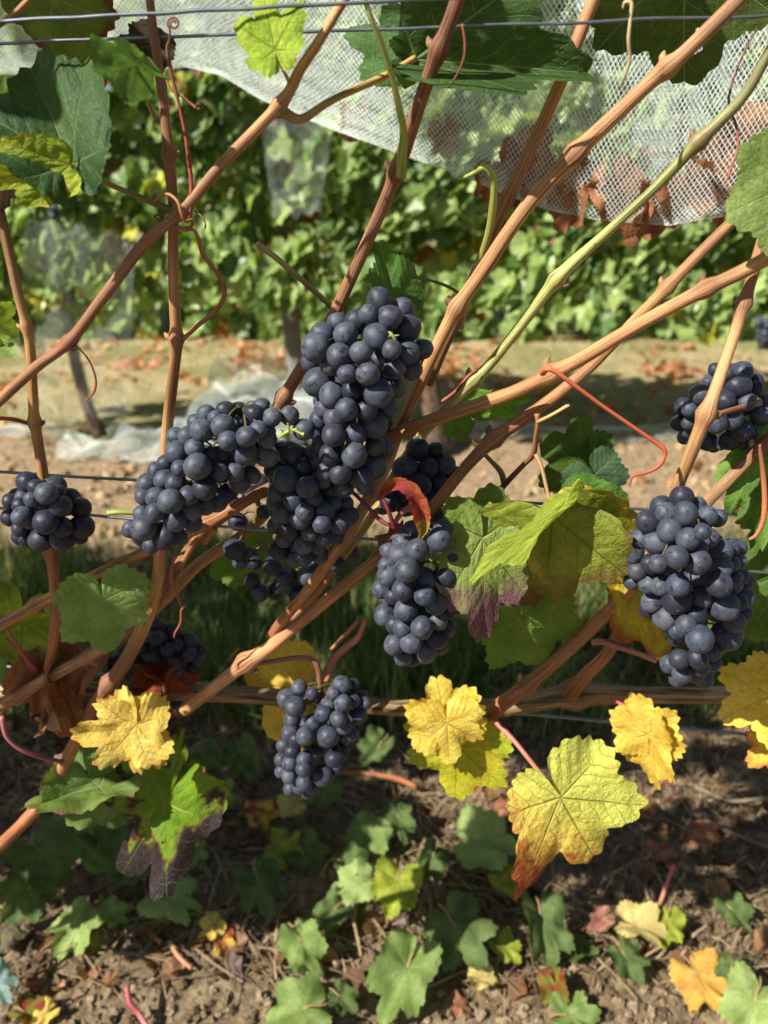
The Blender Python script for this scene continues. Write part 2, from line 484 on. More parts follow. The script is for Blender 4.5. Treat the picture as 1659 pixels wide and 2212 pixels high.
def build_clods():
    protos = []
    for k in range(6):
        v, f = ico(2)
        d = np.array([1 + 0.75 * mnoise.noise(Vector(p * 1.6 + k * 7)) + 0.4 * mnoise.noise(Vector(p * 4 + k * 3)) for p in v])
        protos.append((v * d[:, None], f))
    b = Bag()
    for i in range(11000):
        if i < 9400:
            y = 0.55 + RNG.random() ** 1.6 * 0.95; x = RNG.uniform(-.28 - .42 * y, .28 + .42 * y)
            s = 0.0018 + 0.0062 * RNG.random() ** 4
        else:
            y = RNG.uniform(1.9, 3.1); x = RNG.uniform(-1.7, 1.7); s = 0.005 + 0.014 * RNG.random() ** 3
        v, f = protos[i % 6]
        p = (v * s * RNG.uniform(.7, 1.2, 3)) @ rand_rot().T + np.array([x, y, ground_h(x, y) + s * .35])
        b.add(p, f, cmix(lin(84, 69, 52), lin(150, 130, 102), RNG.random()) if y < 1.6 else cmix(lin(118, 96, 70), lin(184, 158, 122), RNG.random()))  # near clods coloured darker, with shade painted in
    o = link('soil_clods', b.mesh('soil_clods', M_CLOD, False)); tag(o, 'crumbly brown soil clods strewn over the bare earth', 'soil', kind='stuff')
build_clods()

def blade(bag, base, h, lean, az, w, col, segs=4, droop=1.0):
    d = np.array([math.cos(az), math.sin(az), 0]); sd = np.array([-d[1], d[0], 0])
    v = []
    for i in range(segs + 1):
        t = i / segs
        c = np.asarray(base) + d * (lean * t ** (1 + droop * .6)) + np.array([0, 0, h * (t - 0.32 * droop * t * t * lean / max(h, 1e-3))])
        ww = w * (1 - t) ** .7 + 1e-4
        v += [c - sd * ww, c + sd * ww]
    f = [(2 * i, 2 * i + 1, 2 * i + 3, 2 * i + 2) for i in range(segs)]
    bag.add(np.array(v), f, col)

def build_grass():
    b = Bag()
    for i in range(1500):
        y = RNG.choice([RNG.normal(1.55, .17), RNG.uniform(1.25, 2.0)]); x = RNG.uniform(-1.2, 1.2)
        if y < 1.2 or y > 2.1:
            continue
        dens = fbm(x, y, 2.4, 2) + (0.15 if x > -.3 else -.05)
        if dens < -0.08:
            continue
        for k in range(int(RNG.integers(10, 24))):
            px, py = x + RNG.normal() * .03, y + RNG.normal() * .03
            h = RNG.uniform(.06, .2)
            c = cmix(lin(52, 78, 34), lin(120, 140, 70), RNG.random())
            if RNG.random() < .15:
                c = lin(170, 160, 105)
            blade(b, (px, py, ground_h(px, py) - .003), h, RNG.uniform(.02, .11), RNG.uniform(0, 6.28), RNG.uniform(.0012, .0026), c)
    o = link('grass', b.mesh('grass', M_GRASS)); tag(o, 'dark green grass growing in a strip behind the near vine row', 'grass', kind='stuff')
    b = Bag()
    for i in range(9000):
        y = 3.1 + 3.0 * RNG.random() ** 1.4; x = RNG.uniform(-.5 - .5 * y, .5 + .5 * y)
        c = cmix(lin(112, 118, 66), lin(188, 170, 126), RNG.random())
        if fbm(x, y, 2.2, 2) < -.05:
            continue
        blade(b, (x, y, ground_h(x, y)), RNG.uniform(.02, .07), RNG.uniform(.01, .05), RNG.uniform(0, 6.28), RNG.uniform(.002, .005), c, segs=2)
    o = link('mown_grass', b.mesh('mown_grass', M_GRASS)); tag(o, 'short dry mown grass in the sunny alley beyond the far row', 'grass', kind='stuff')
    b = Bag()
    for i in range(6500):
        y = RNG.choice([RNG.uniform(.7, 1.35), RNG.uniform(1.0, 2.1)]); x = RNG.uniform(-.3 - .45 * y, .3 + .45 * y)
        if x < -.05 * 0 and RNG.random() < .35 and y < 1.0:
            continue
        L = RNG.uniform(.02, .11); az = RNG.uniform(0, 3.14); w = RNG.uniform(.0006, .0016)
        d = np.array([math.cos(az), math.sin(az), 0]) * L / 2; sd = np.array([-d[1], d[0], 0]); sd = sd / np.linalg.norm(sd) * w
        z = ground_h(x, y) + RNG.uniform(.002, .016); c0 = np.array([x, y, z]); tz = np.array([0, 0, RNG.uniform(-.006, .006)])
        up = np.array([0, 0, w])
        mid = c0 + np.array([0, 0, RNG.uniform(0, .008)]) + sd * RNG.uniform(-4, 4)
        v = np.array([c0 - d - sd - tz, c0 - d + sd - tz, mid - sd + up, mid + sd + up, c0 + d - sd + tz, c0 + d + sd + tz])
        b.add(v, [(0, 1, 3, 2), (2, 3, 5, 4)], cmix(lin(80, 62, 46), lin(170, 146, 108), RNG.random() ** 1.8))
    o = link('straw_litter', b.mesh('straw_litter', M_STRAW, False)); tag(o, 'dry straw and stem litter under the near vines', 'litter', kind='stuff')
build_grass()

# ------------------------------------------------------------------ leaves
def leaf_R(a, lob, base, bl=1.0, mod=None):
    """outline radius at angle a (rad, 0 = tip)"""
    d = abs(math.degrees(a))
    s1 = 0.80 - 0.26 * lob; s2 = 0.78 - 0.22 * lob
    ang = [0, 12, 27, 40, 52, 66, 80, 95, 108, 125, 145, 162, 172, 180]
    rad = [1.0, .93, s1, .84, .93, .84, s2, .76, .82, .78, .70, .56, .36 * base + .1, .12 * base + .02]
    r = float(np.interp(d, ang, rad))
    if bl != 1.0:
        r *= 1 - (1 - bl) * sm(75, 120, d)
    if mod:
        r *= float(np.interp(math.degrees(a), [m[0] for m in mod], [m[1] for m in mod]))
    return r

VEINS = [math.radians(v) for v in (0, 51, -51, 106, -106)]

def leaf_mesh(name, mat, colf, lob=.6, base=1.0, NA=120, NR=22, teeth=30, tooth=.07, wx=1.0,
              foldL=0., foldR=0., droop=0., cup=0., wave=.05, wk=3, seed=0, holes=(), size=1.0, twist=0., roll_edge=0., bl=1.0, mod=None, relief=.008):
    rs = random.Random(seed)
    ph = [rs.uniform(0, 6.28) for _ in range(4)]
    V, UVL, C = [], [], []
    loc = []
    for i in range(NR + 1):
        rho = i / NR
        for j in range(NA + 1):
            a = -math.pi + 2 * math.pi * j / NA
            R = leaf_R(a, lob, base, bl, mod)
            R *= 1 + .03 * math.sin(3 * a + ph[0]) + .025 * math.sin(7 * a + ph[1])
            if i >= NR - 1 and abs(a) < math.radians(168):
                tt = (a / (2 * math.pi) * teeth + .05 * math.sin(5 * a + ph[2])) % 1.0
                tw = (abs(tt - .5) * 2)
                big = .75 + .5 * math.sin(2.3 * a * 3 + ph[3]) ** 2
                R *= 1 + (tooth * big * 1.25 * ((1 - tw) ** .6 - .62)) * (1.0 if i == NR else .35)
            x, y = rho * R * math.sin(a), rho * R * math.cos(a)
            loc.append((x, y, rho, a))
    for (x, y, rho, a) in loc:
        X, Y_, Z = x * wx, y, 0.0
        f = foldR if x > 0 else foldL
        if f:
            k = f * min(1.0, (abs(x) / .16)) 
            Z += abs(X) * math.sin(k); X = X * math.cos(k)
        if twist:
            k = twist * y
            X, Z = X * math.cos(k) - Z * math.sin(k), X * math.sin(k) + Z * math.cos(k)
        if droop:
            # bend about local x as y grows
            k = droop
            ang = k * Y_
            yy = math.sin(ang) / k; zz = -(1 - math.cos(ang)) / k
            Y_, Z = yy + Z * math.sin(ang), zz + Z * math.cos(ang)
        Z -= cup * (x * x + y * y)
        Z += wave * rho * rho * math.sin(wk * a + ph[0]) + wave * .5 * rho ** 3 * math.sin((2 * wk + 1) * a + ph[1])
        Z += .05 * wave / .05 * mnoise.noise(Vector((x * 3 + seed, y * 3, seed * .7))) * rho
        vd = min(VEINS, key=lambda v: abs(v - a)); tt_ = x * math.sin(vd) + y * math.cos(vd); ss_ = abs(x * math.cos(vd) - y * math.sin(vd))
        Z += relief * math.cos(2 * math.pi * (6.5 * (tt_ - .85 * ss_) + .35)) * rho * min(1., ss_ / .06) + relief * 1.2 * min(1., ss_ / .1)
        if roll_edge:
            Z += roll_edge * max(0, rho - .75) ** 2 * 6
        V.append((X * size, Y_ * size, Z * size))
        C.append(colf(x, y, rho, a, rs))
    Fc, uvv, uvl = [], [], []
    for i in range(NR):
        for j in range(NA):
            q = (i * (NA + 1) + j, i * (NA + 1) + j + 1, (i + 1) * (NA + 1) + j + 1, (i + 1) * (NA + 1) + j)
            cx = sum(loc[k][0] for k in q) / 4; cy = sum(loc[k][1] for k in q) / 4
            if any((cx - hx) ** 2 * hs + (cy - hy) ** 2 < hr * hr for hx, hy, hr, hs in holes):
                continue
            ca = math.atan2(cx, cy)
            vd = min(VEINS, key=lambda v: abs(v - ca))
            dx, dy = math.sin(vd), math.cos(vd)
            Fc.append(q)
            for k in q:
                x, y = loc[k][:2]
                uvv.append((x * dx + y * dy, abs(x * dy - y * dx))); uvl.append((x + seed * 1.37, y))
    return np_mesh(name, V, Fc, mat, True, C, {'Vein': uvv, 'Leaf': uvl})

def nz(x, y, s, seed=0.):
    return .5 + .5 * mnoise.noise(Vector((x * s + seed * 3.3, y * s, seed)))

def sm(a, b, v):
    t = max(0., min(1., (v - a) / (b - a))); return t * t * (3 - 2 * t)

def col_plain(c1, c2, s=2.2, seed=0.):
    return lambda x, y, r, a, rs: cmix(c1, c2, sm(.3, .7, nz(x, y, s, seed)))

def col_edge(c1, c2, ce, e0=.7, e1=1.0, seed=0., bias=None):
    def f(x, y, r, a, rs):
        c = cmix(c1, c2, sm(.3, .7, nz(x, y, 2.2, seed)))
        k = r + .5 * (nz(x, y, 4, seed + 5) - .5) + (bias(x, y) if bias else 0)
        return cmix(c, ce, sm(e0, e1, k))
    return f

GRN1, GRN2 = lin(84, 116, 50), lin(112, 142, 66)
DGR1, DGR2 = lin(50, 78, 40), lin(70, 98, 50)
LGR1, LGR2 = lin(128, 152, 78), lin(150, 172, 98)
YGR1, YGR2 = lin(150, 168, 40), lin(178, 188, 52)
YEL1, YEL2 = lin(224, 192, 88), lin(238, 212, 108)
YLG1, YLG2 = lin(196, 196, 62), lin(216, 212, 84)
RED1 = lin(150, 52, 36)
PUR1 = lin(84, 54, 66)
DRY1, DRY2 = lin(150, 92, 62), lin(186, 130, 92)

def frame_between(J, T, roll):
    y = (T - J); L = y.length; y = y / L
    c = (CO - J).normalized(); z = (c - y * c.dot(y)).normalized()
    x = y.cross(z)
    M = Matrix((x, y, z)).transposed()
    M = M @ Matrix.Rotation(math.radians(roll), 3, 'Y')
    return M.to_4x4(), L

def stem_tube(name, pts, mat, c1, c2, parent=None, sides=8, n=None):
    """pts: (x,y,Y,w px)"""
    W = []
    for q in pts:
        p = P(*q[:3]); W.append((*p, q[3] / 2 / F * depth(*q[:3])))
    n = n or max(8, len(pts) * 6)
    S = catmull(W, n)
    V, Fc, uv = tube_data(S[:, :3], np.maximum(S[:, 3], 2e-4), sides)
    t = np.linspace(0, 1, n)
    cols = np.repeat(np.array([cmix(c1, c2, k) for k in t]), sides, axis=0)
    cols = np.vstack([cols, [c1[:3], c2[:3]]])
    me = np_mesh(name, np.array(V), Fc, mat, True, cols, {'UV': uv})
    return link(name, me, parent)

def leaf(label, J, T, roll=0, mat=None, colf=None, petiole=None, pc=None, group=None, name='grape_leaf', cat='leaf', **kw):
    Jw, Tw = P(*J), P(*T)
    kw.setdefault('droop', .3)
    M, L = frame_between(Jw, Tw, roll)
    M.translation = Jw
    me = leaf_mesh(name, mat or M_LEAF, colf or col_plain(GRN1, GRN2), size=L, **kw)
    o = link(name, me); o.matrix_world = M
    bpy.context.view_layer.update()
    tag(o, label, cat, group)
    if petiole:
        a, b = pc or (lin(150, 150, 80), lin(170, 120, 80))
        w = petiole[1] if isinstance(petiole[1], (int, float)) else 10
        s = stem_tube('petiole', petiole, M_STEM, a, b)
        mw = s.matrix_world.copy(); s.parent = o; s.matrix_parent_inverse = o.matrix_world.inverted(); s.matrix_world = mw
    return o

def bias_dir(ax, ay, k, off=0.):
    return lambda x, y: k * (x * ax + y * ay) + off

# ---- leaves on the near vine
leaf('large shaded dark green leaf standing up at the upper left edge', (150, 352, .46), (58, 112, .50), 10, M_LEAF, col_plain(DGR1, DGR2, seed=1), lob=.2, wave=.07, seed=1, wx=.72, foldR=.85, foldL=.1, bl=.55,  # shaded part of one leaf; shade put into the dark green
     petiole=[(150, 352, .46, 11), (230, 395, .475, 12), (300, 425, .487, 13), (372, 455, .492, 15)], pc=(lin(150, 110, 90), lin(110, 115, 65)))
leaf('bright yellow-green backlit leaf lobe hanging left of the long petiole', (152, 356, .455), (-66, 396, .44), 0, M_LEAF_YG, col_plain(YGR1, YGR2, seed=2), lob=.5, wave=.05, seed=2, wx=.45, foldL=.1, foldR=.0, bl=.05)  # backlit part of the same leaf; its glow put into a brighter colour
leaf('olive green leaf with reddened rim hanging behind the two top wires', (112, -4, .53), (222, 168, .545), 16, M_LEAF, col_edge(lin(88, 104, 44), lin(110, 128, 54), lin(112, 48, 44), .84, 1.0, 3), lob=.3, wave=.06, seed=3, wx=.8, cup=.15)
leaf('small mid green leaf curling in front of the second wire', (292, 142, .455), (196, 78, .44), -40, M_LEAF, col_plain(lin(76, 108, 62), lin(104, 140, 76), seed=4), lob=.4, wave=.1, seed=4, wx=.9, foldR=.5, foldL=.4,
     petiole=[(292, 142, .455, 7), (310, 195, .467, 8), (328, 240, .48, 9), (338, 256, .485, 10)], pc=(lin(130, 140, 70), lin(160, 130, 70)))
leaf('crumpled dark purple leaf behind the thin vertical cane near the top', (330, 95, .54), (240, 70, .535), 30, M_LEAF_P, col_plain(lin(60, 40, 44), lin(58, 68, 36), seed=5), lob=.5, wave=.16, seed=5, wx=.6)
leaf('dark purple leaf cut off by the left edge below the big green leaf', (-40, 380, .48), (18, 232, .47), 22, M_LEAF_P, col_edge(lin(70, 50, 64), lin(84, 60, 74), lin(60, 42, 52), .6, 1, 6), lob=.3, wave=.06, seed=6, wx=.65)
leaf('bright yellow-green leaf hanging from the upper wire left of centre', (594, 108, .465), (560, -42, .478), -12, M_LEAF_YG, col_plain(lin(140, 168, 44), lin(168, 190, 66), seed=7), lob=.85, wave=.06, seed=7, wx=.72, tooth=.09, bl=.6,
     petiole=[(594, 108, .465, 6), (606, 140, .47, 7), (622, 172, .475, 8), (632, 205, .482, 10)], pc=(lin(190, 170, 90), lin(170, 130, 80)))
leaf('large shade-darkened green leaf lying across the top centre beneath the wire', (896, 127, .53), (1288, 158, .52), 0, M_LEAF, col_plain(lin(54, 80, 38), lin(70, 98, 48), seed=8), lob=.35, wave=.05, seed=8, wx=.62, foldL=.2, foldR=1.3, bl=.25,  # shaded half of a green leaf, shade put into the darker colour
     petiole=[(896, 127, .53, 16), (830, 165, .515, 15), (720, 215, .49, 15), (655, 256, .486, 19), (625, 250, .484, 22), (610, 236, .484, 20)], pc=(lin(196, 168, 96), lin(176, 150, 90)))
leaf('left half of a broad green leaf beside the thick centre cane', (899, 126, .533), (746, 62, .535), 10, M_LEAF, col_plain(lin(74, 108, 56), lin(98, 134, 74), seed=9), lob=.4, wave=.05, seed=9, wx=.7, foldL=.35, bl=.35)
leaf('huge dark shaded leaf with a slit hanging in the top right corner', (1480, -110, .575), (1474, 196, .585), 6, M_LEAF, col_plain(lin(58, 74, 34), lin(76, 92, 42), seed=10), lob=.12, wave=.05, seed=10, wx=.98, holes=[(-.11, .66, .08, 4.)], tooth=.06)
leaf('light green leaf entering from the right edge above the crossing canes', (1700, 400, .46), (1575, 462, .452), -12, M_LEAF, col_plain(LGR1, LGR2, seed=11), lob=.12, wave=.05, seed=11, wx=1.15)
leaf('small light green leaf at the left edge below the leaning cane top', (-30, 700, .50), (30, 660, .50), 20, M_LEAF_YG, col_plain(lin(140, 168, 70), lin(160, 186, 90), seed=12), lob=.5, wave=.08, seed=12, wx=1.0)
leaf('pale green leaf tip at the left edge under another leaf tip', (-35, 730, .51), (28, 762, .50), -20, M_LEAF, col_plain(LGR1, LGR2, seed=13), lob=.5, wave=.08, seed=13, wx=.9)
leaf('green leaf with a sunlit rim standing behind the tallest grape cluster', (862, 672, .56), (822, 512, .565), 22, M_LEAF, col_plain(lin(70, 108, 42), lin(92, 132, 52), seed=14), lob=.15, wave=.05, seed=14, wx=.62, foldL=.55, foldR=-.1, bl=.6)
leaf('olive leaf with purple lower half beside the lower centre cluster', (1042, 1162, .478), (1052, 1404, .462), -10, M_LEAF_P,
     (lambda x, y, r, a, rs: cmix(cmix(lin(124, 142, 66), lin(142, 158, 84), nz(x, y, 3, 15)), cmix(lin(116, 70, 88), lin(140, 98, 104), nz(x, y, 5, 2)), sm(.35, .62, y + .5 * (nz(x, y, 4, 8) - .5)))),
     lob=.35, wave=.05, seed=15, wx=.52, cup=.0, bl=.5)
leaf('olive green upper lobe spreading toward the folded leaf above the wire', (1044, 1160, .492), (1075, 1050, .498), 10, M_LEAF, col_plain(lin(112, 134, 52), lin(130, 150, 66), seed=16), lob=.25, wave=.06, seed=16, wx=1.15, bl=.5)
leaf('big folded yellow-green leaf draped over the middle wire', (1194, 1112, .465), (1172, 1322, .475), 6, M_LEAF_YG, col_edge(lin(136, 146, 52), lin(152, 160, 62), lin(128, 106, 56), .86, 1.1, 17, bias_dir(0, 1, .2)), lob=.45, wave=.04, seed=17, wx=.92, foldL=-.15, foldR=-.1, bl=.12,
     petiole=[(1194, 1112, .465, 8), (1182, 1060, .475, 8), (1170, 1010, .485, 9), (1158, 982, .492, 11)], pc=(lin(200, 150, 90), lin(190, 160, 90)))
leaf('bright yellow-green folded flap of the draped leaf catching full sun', (1216, 1092, .457), (1000, 1250, .447), 40, M_LEAF_YG, col_plain(lin(140, 156, 52), lin(160, 174, 62), seed=18), lob=.2, wave=.09, seed=18, wx=.2, foldL=.3, bl=.4)
leaf('yellowing right lobe reaching behind the large right cluster', (1196, 1116, .470), (1366, 1252, .49), 8, M_LEAF_YG, col_edge(lin(136, 142, 46), lin(152, 156, 60), lin(196, 168, 60), .8, 1.0, 19), lob=.25, wave=.05, seed=19, wx=.55, bl=.15)
leaf('brown mottled leaf hidden beneath the big folded leaf', (1130, 1210, .505), (1146, 1336, .51), 0, M_LEAF_YG, col_edge(lin(120, 118, 50), lin(136, 120, 56), lin(104, 70, 52), .4, .9, 20), lob=.3, wave=.08, seed=20, wx=.8)
leaf('smooth green leaf tucked between folded leaf and large right cluster', (1268, 1112, .52), (1384, 1160, .52), 0, M_LEAF, col_plain(lin(84, 128, 50), lin(108, 150, 66), seed=21), lob=.05, wave=.03, seed=21, wx=.8, tooth=.03)
leaf('round olive green leaf below the purple tipped leaf', (1138, 1352, .55), (1178, 1440, .55), 0, M_LEAF, col_plain(lin(98, 124, 46), lin(116, 140, 56), seed=22), lob=.2, wave=.04, seed=22, wx=1.25)
leaf('shaded green leaf spreading above the wire tie', (1252, 1000, .62), (1172, 950, .62), 10, M_LEAF, col_plain(lin(72, 98, 34), lin(88, 112, 40), seed=23), lob=.5, wave=.06, seed=23, wx=1.2)
leaf('blue-green leaf overlapping its shaded neighbour above the wire tie', (1282, 1028, .59), (1318, 1098, .59), -14, M_LEAF, col_plain(lin(76, 104, 72), lin(98, 126, 88), seed=24), lob=.4, wave=.05, seed=24, wx=1.05)
leaf('small green leaf lobe lit at the tip beside the upper red tendril', (1262, 990, .625), (1326, 952, .62), 8, M_LEAF, col_plain(lin(88, 118, 42), lin(104, 134, 50), seed=25), lob=.5, wave=.05, seed=25, wx=.7)
leaf('small sunlit green leaf peeping out under the thick sloping cane', (1052, 872, .57), (1148, 868, .56), 30, M_LEAF, col_plain(lin(98, 140, 50), lin(122, 160, 66), seed=26), lob=.4, wave=.08, seed=26, wx=.5,
     petiole=[(1052, 872, .57, 5), (1020, 895, .575, 6), (985, 920, .58, 7)])
leaf('tiny green leaf dangling at the start of the thin green shoot', (988, 925, .572), (1012, 880, .568), 10, M_LEAF, col_plain(lin(98, 134, 50), lin(110, 146, 60), seed=27), lob=.3, wave=.08, seed=27, wx=.7)
leaf('textured bright green leaf at the right edge above the middle wire', (1640, 990, .53), (1572, 1110, .52), -12, M_LEAF, col_plain(lin(96, 134, 46), lin(124, 158, 70), seed=28), lob=.3, wave=.12, seed=28, wx=.62)
leaf('green leaf hanging at the right edge beside the red tendril', (1672, 1090, .51), (1640, 1190, .50), 10, M_LEAF, col_plain(lin(88, 122, 44), lin(116, 148, 66), seed=29), lob=.3, wave=.14, seed=29, wx=.8)
leaf('long shaded green leaf at the right edge below the large cluster', (1690, 1240, .53), (1610, 1395, .54), 0, M_LEAF, col_plain(lin(78, 104, 46), lin(100, 126, 62), seed=30), lob=.05, wave=.04, seed=30, wx=.6, tooth=.03)
leaf('yellow and rust spotted leaf hanging behind the right cluster tail', (1372, 1270, .52), (1440, 1440, .515), 14, M_LEAF_Y, col_edge(lin(206, 184, 66), lin(180, 170, 60), lin(160, 84, 48), .8, 1.1, 31, bias_dir(.5, .4, .35)), lob=.3, wave=.08, seed=31, wx=.5, bl=.4, holes=[(-.12, .4, .07, .5)])
leaf('sunlit green leaf in front of the canes at lower left', (222, 1298, .50), (240, 1412, .495), -8, M_LEAF, col_plain(lin(128, 156, 82), lin(150, 176, 102), seed=32), lob=.12, wave=.05, seed=32, wx=.98)
leaf('dull yellow-green leaf behind the vertical cane at the left edge', (50, 1345, .57), (40, 1470, .57), 10, M_LEAF_YG, col_plain(lin(120, 138, 44), lin(150, 166, 62), seed=33), lob=.25, wave=.08, seed=33, wx=1.0)
leaf('pale leaf tip poking in at the left edge over the old cordon', (-40, 1450, .56), (30, 1465, .56), 0, M_LEAF, col_plain(LGR1, LGR2, seed=34), lob=.3, wave=.05, seed=34, wx=.9)
leaf('small green leaf behind the crossing canes left of the dangling grapes', (540, 1200, .60), (440, 1245, .60), 0, M_LEAF, col_plain(lin(88, 118, 40), lin(104, 136, 52), seed=35), lob=.2, wave=.05, seed=35, wx=.6)
leaf('curled yellow leaf with ragged lobes at lower left', (292, 1572, .515), (152, 1588, .50), -16, M_LEAF_Y, col_edge(YEL1, YEL2, lin(206, 150, 60), .9, 1.1, 36), lob=.75, wave=.09, seed=36, wx=.85, foldL=.25, foldR=.35, tooth=.1,
     petiole=[(292, 1572, .515, 5), (330, 1565, .54, 6), (352, 1530, .57, 7)], pc=(lin(200, 150, 70), lin(180, 80, 60)))
leaf('yellow leaf lobe drooping toward the bottom of the lower left curl', (296, 1566, .513), (290, 1692, .505), 14, M_LEAF_Y, col_plain(YEL1, YEL2, seed=37), lob=.85, wave=.08, seed=37, wx=.6, tooth=.1)
leaf('yellow leaf behind the lowest grape cluster', (648, 1496, .60), (556, 1588, .60), 10, M_LEAF_Y, col_plain(lin(214, 176, 70), lin(228, 196, 84), seed=38), lob=.55, wave=.06, seed=38, wx=1.0)
leaf('bright yellow leaf covering the cordon right of the lowest cluster', (966, 1562, .535), (972, 1652, .53), -8, M_LEAF_Y, col_plain(lin(234, 204, 84), lin(244, 220, 104), seed=39), lob=.6, wave=.07, seed=39, wx=1.0, tooth=.1)
leaf('upper yellow leaf lobe overlapping the bright yellow leaf', (962, 1560, .54), (945, 1462, .55), 10, M_LEAF_Y, col_plain(lin(228, 196, 76), lin(240, 212, 94), seed=40), lob=.5, wave=.09, seed=40, wx=1.05, tooth=.1)
leaf('greenish yellow leaf hanging under the bright yellow leaf', (990, 1612, .56), (980, 1728, .555), 10, M_LEAF_YG, col_plain(lin(186, 178, 46), lin(170, 176, 50), seed=41), lob=.35, wave=.06, seed=41, wx=1.05, tooth=.1)
def c_big(x, y, r, a, rs):
    c = cmix(cmix(lin(220, 196, 86), lin(228, 200, 92), nz(x, y, 3, 4)), lin(210, 212, 98), sm(.0, .6, .45 - .5 * y - .9 * x))
    pr = x * .78 + y * .63
    k = pr - .74 + .55 * (nz(x * 1.2, y * .8, 8, 2) - .5) + .7 * (nz(x, y, 22, 6) - .5)
    c = cmix(c, lin(198, 128, 58), sm(-.28, .0, k)); c = cmix(c, lin(128, 46, 40), sm(.0, .16, k))
    e = x * 1.1 - y * .3 - .45 + 1.0 * (nz(x, y, 13, 9) - .5)
    return cmix(c, lin(190, 104, 60), .6 * sm(.05, .35, e))
leaf('largest yellow-green leaf with a dark red scorched tip at lower right', (1211, 1724, .50), (1296, 1878, .487), 4, M_LEAF_YL, c_big, lob=.5, wave=.06, seed=42, wx=1.0, tooth=.085, foldR=.18, foldL=-.15,
     mod=[(-180, 1.1), (-130, .95), (-51, 1.06), (0, 1), (30, 1.05), (51, 1.3), (68, 1.0), (106, .72), (140, .8), (180, 1)],
     petiole=[(1211, 1724, .502, 9), (1165, 1668, .512, 10), (1112, 1602, .53, 11), (1068, 1556, .55, 13)], pc=(lin(214, 140, 110), lin(196, 120, 110)))
leaf('folded golden leaf hanging in front of the cordon at right', (1400, 1592, .535), (1408, 1706, .525), 20, M_LEAF_Y, col_edge(lin(224, 186, 72), lin(232, 200, 86), lin(190, 130, 60), .95, 1.2, 44), lob=.4, wave=.08, seed=44, wx=.78, foldL=.6, foldR=-.1, tooth=.09,
     petiole=[(1400, 1592, .535, 5), (1370, 1540, .55, 6), (1318, 1508, .565, 8)], pc=(lin(200, 130, 100), lin(190, 90, 100)))
leaf('golden leaf flap rising above the cordon at right', (1398, 1588, .532), (1372, 1500, .54), -26, M_LEAF_Y, col_plain(lin(220, 186, 76), lin(232, 200, 88), seed=45), lob=.4, wave=.09, seed=45, wx=1.0, tooth=.1)
leaf('yellow leaf cut off by the right edge at cordon height', (1668, 1500, .50), (1560, 1552, .49), 0, M_LEAF_Y, col_plain(lin(236, 196, 68), lin(244, 210, 84), seed=46), lob=.45, wave=.05, seed=46, wx=1.0, tooth=.09)
leaf('rust speckled yellow leaf at the right edge below another yellow leaf', (1690, 1600, .52), (1612, 1650, .52), 0, M_LEAF_Y, col_edge(lin(228, 186, 70), lin(236, 190, 76), lin(200, 120, 60), .7, 1.1, 47), lob=.3, wave=.05, seed=47, wx=.8, tooth=.09)
def c_purp(x, y, r, a, rs):
    c = cmix(lin(96, 128, 34), lin(120, 150, 40), nz(x, y, 3, 1))
    k = r + 1.1 * (nz(x, y, 5, 3) - .5) + .5 * (nz(x, y, 14, 5) - .5) + .45 * y
    c = cmix(c, lin(120, 58, 42), sm(.64, .74, k)); return cmix(c, lin(48, 34, 44), sm(.68, .8, k))
leaf('drooping leaf half green half purple-black at lower left', (356, 1732, .56), (246, 1908, .555), 10, M_LEAF_P, c_purp, lob=.6, wave=.1, seed=48, wx=.62, foldL=.15,
     petiole=[(356, 1732, .56, 5), (330, 1690, .57, 5), (300, 1640, .58, 5)], pc=(lin(150, 160, 60), lin(130, 140, 60)))
leaf('green upper lobe with a red corner above the purple-black leaf', (352, 1730, .563), (430, 1656, .57), -6, M_LEAF, col_edge(lin(96, 130, 38), lin(116, 150, 48), lin(150, 60, 40), .9, 1.05, 49), lob=.55, wave=.06, seed=49, wx=1.0)
leaf('curled green leaf with upturned rim left of the purple-black leaf', (215, 1700, .56), (45, 1735, .545), 46, M_LEAF, col_edge(lin(98, 120, 52), lin(122, 144, 72), lin(150, 110, 90), .9, 1.1, 50), lob=.3, wave=.12, seed=50, wx=.8, foldL=.5, foldR=.4)
leaf('grey-green leaf flap hanging left of the purple-black leaf', (200, 1690, .565), (262, 1790, .565), 10, M_LEAF, col_plain(lin(98, 126, 60), lin(134, 156, 88), seed=51), lob=.4, wave=.09, seed=51, wx=.9)
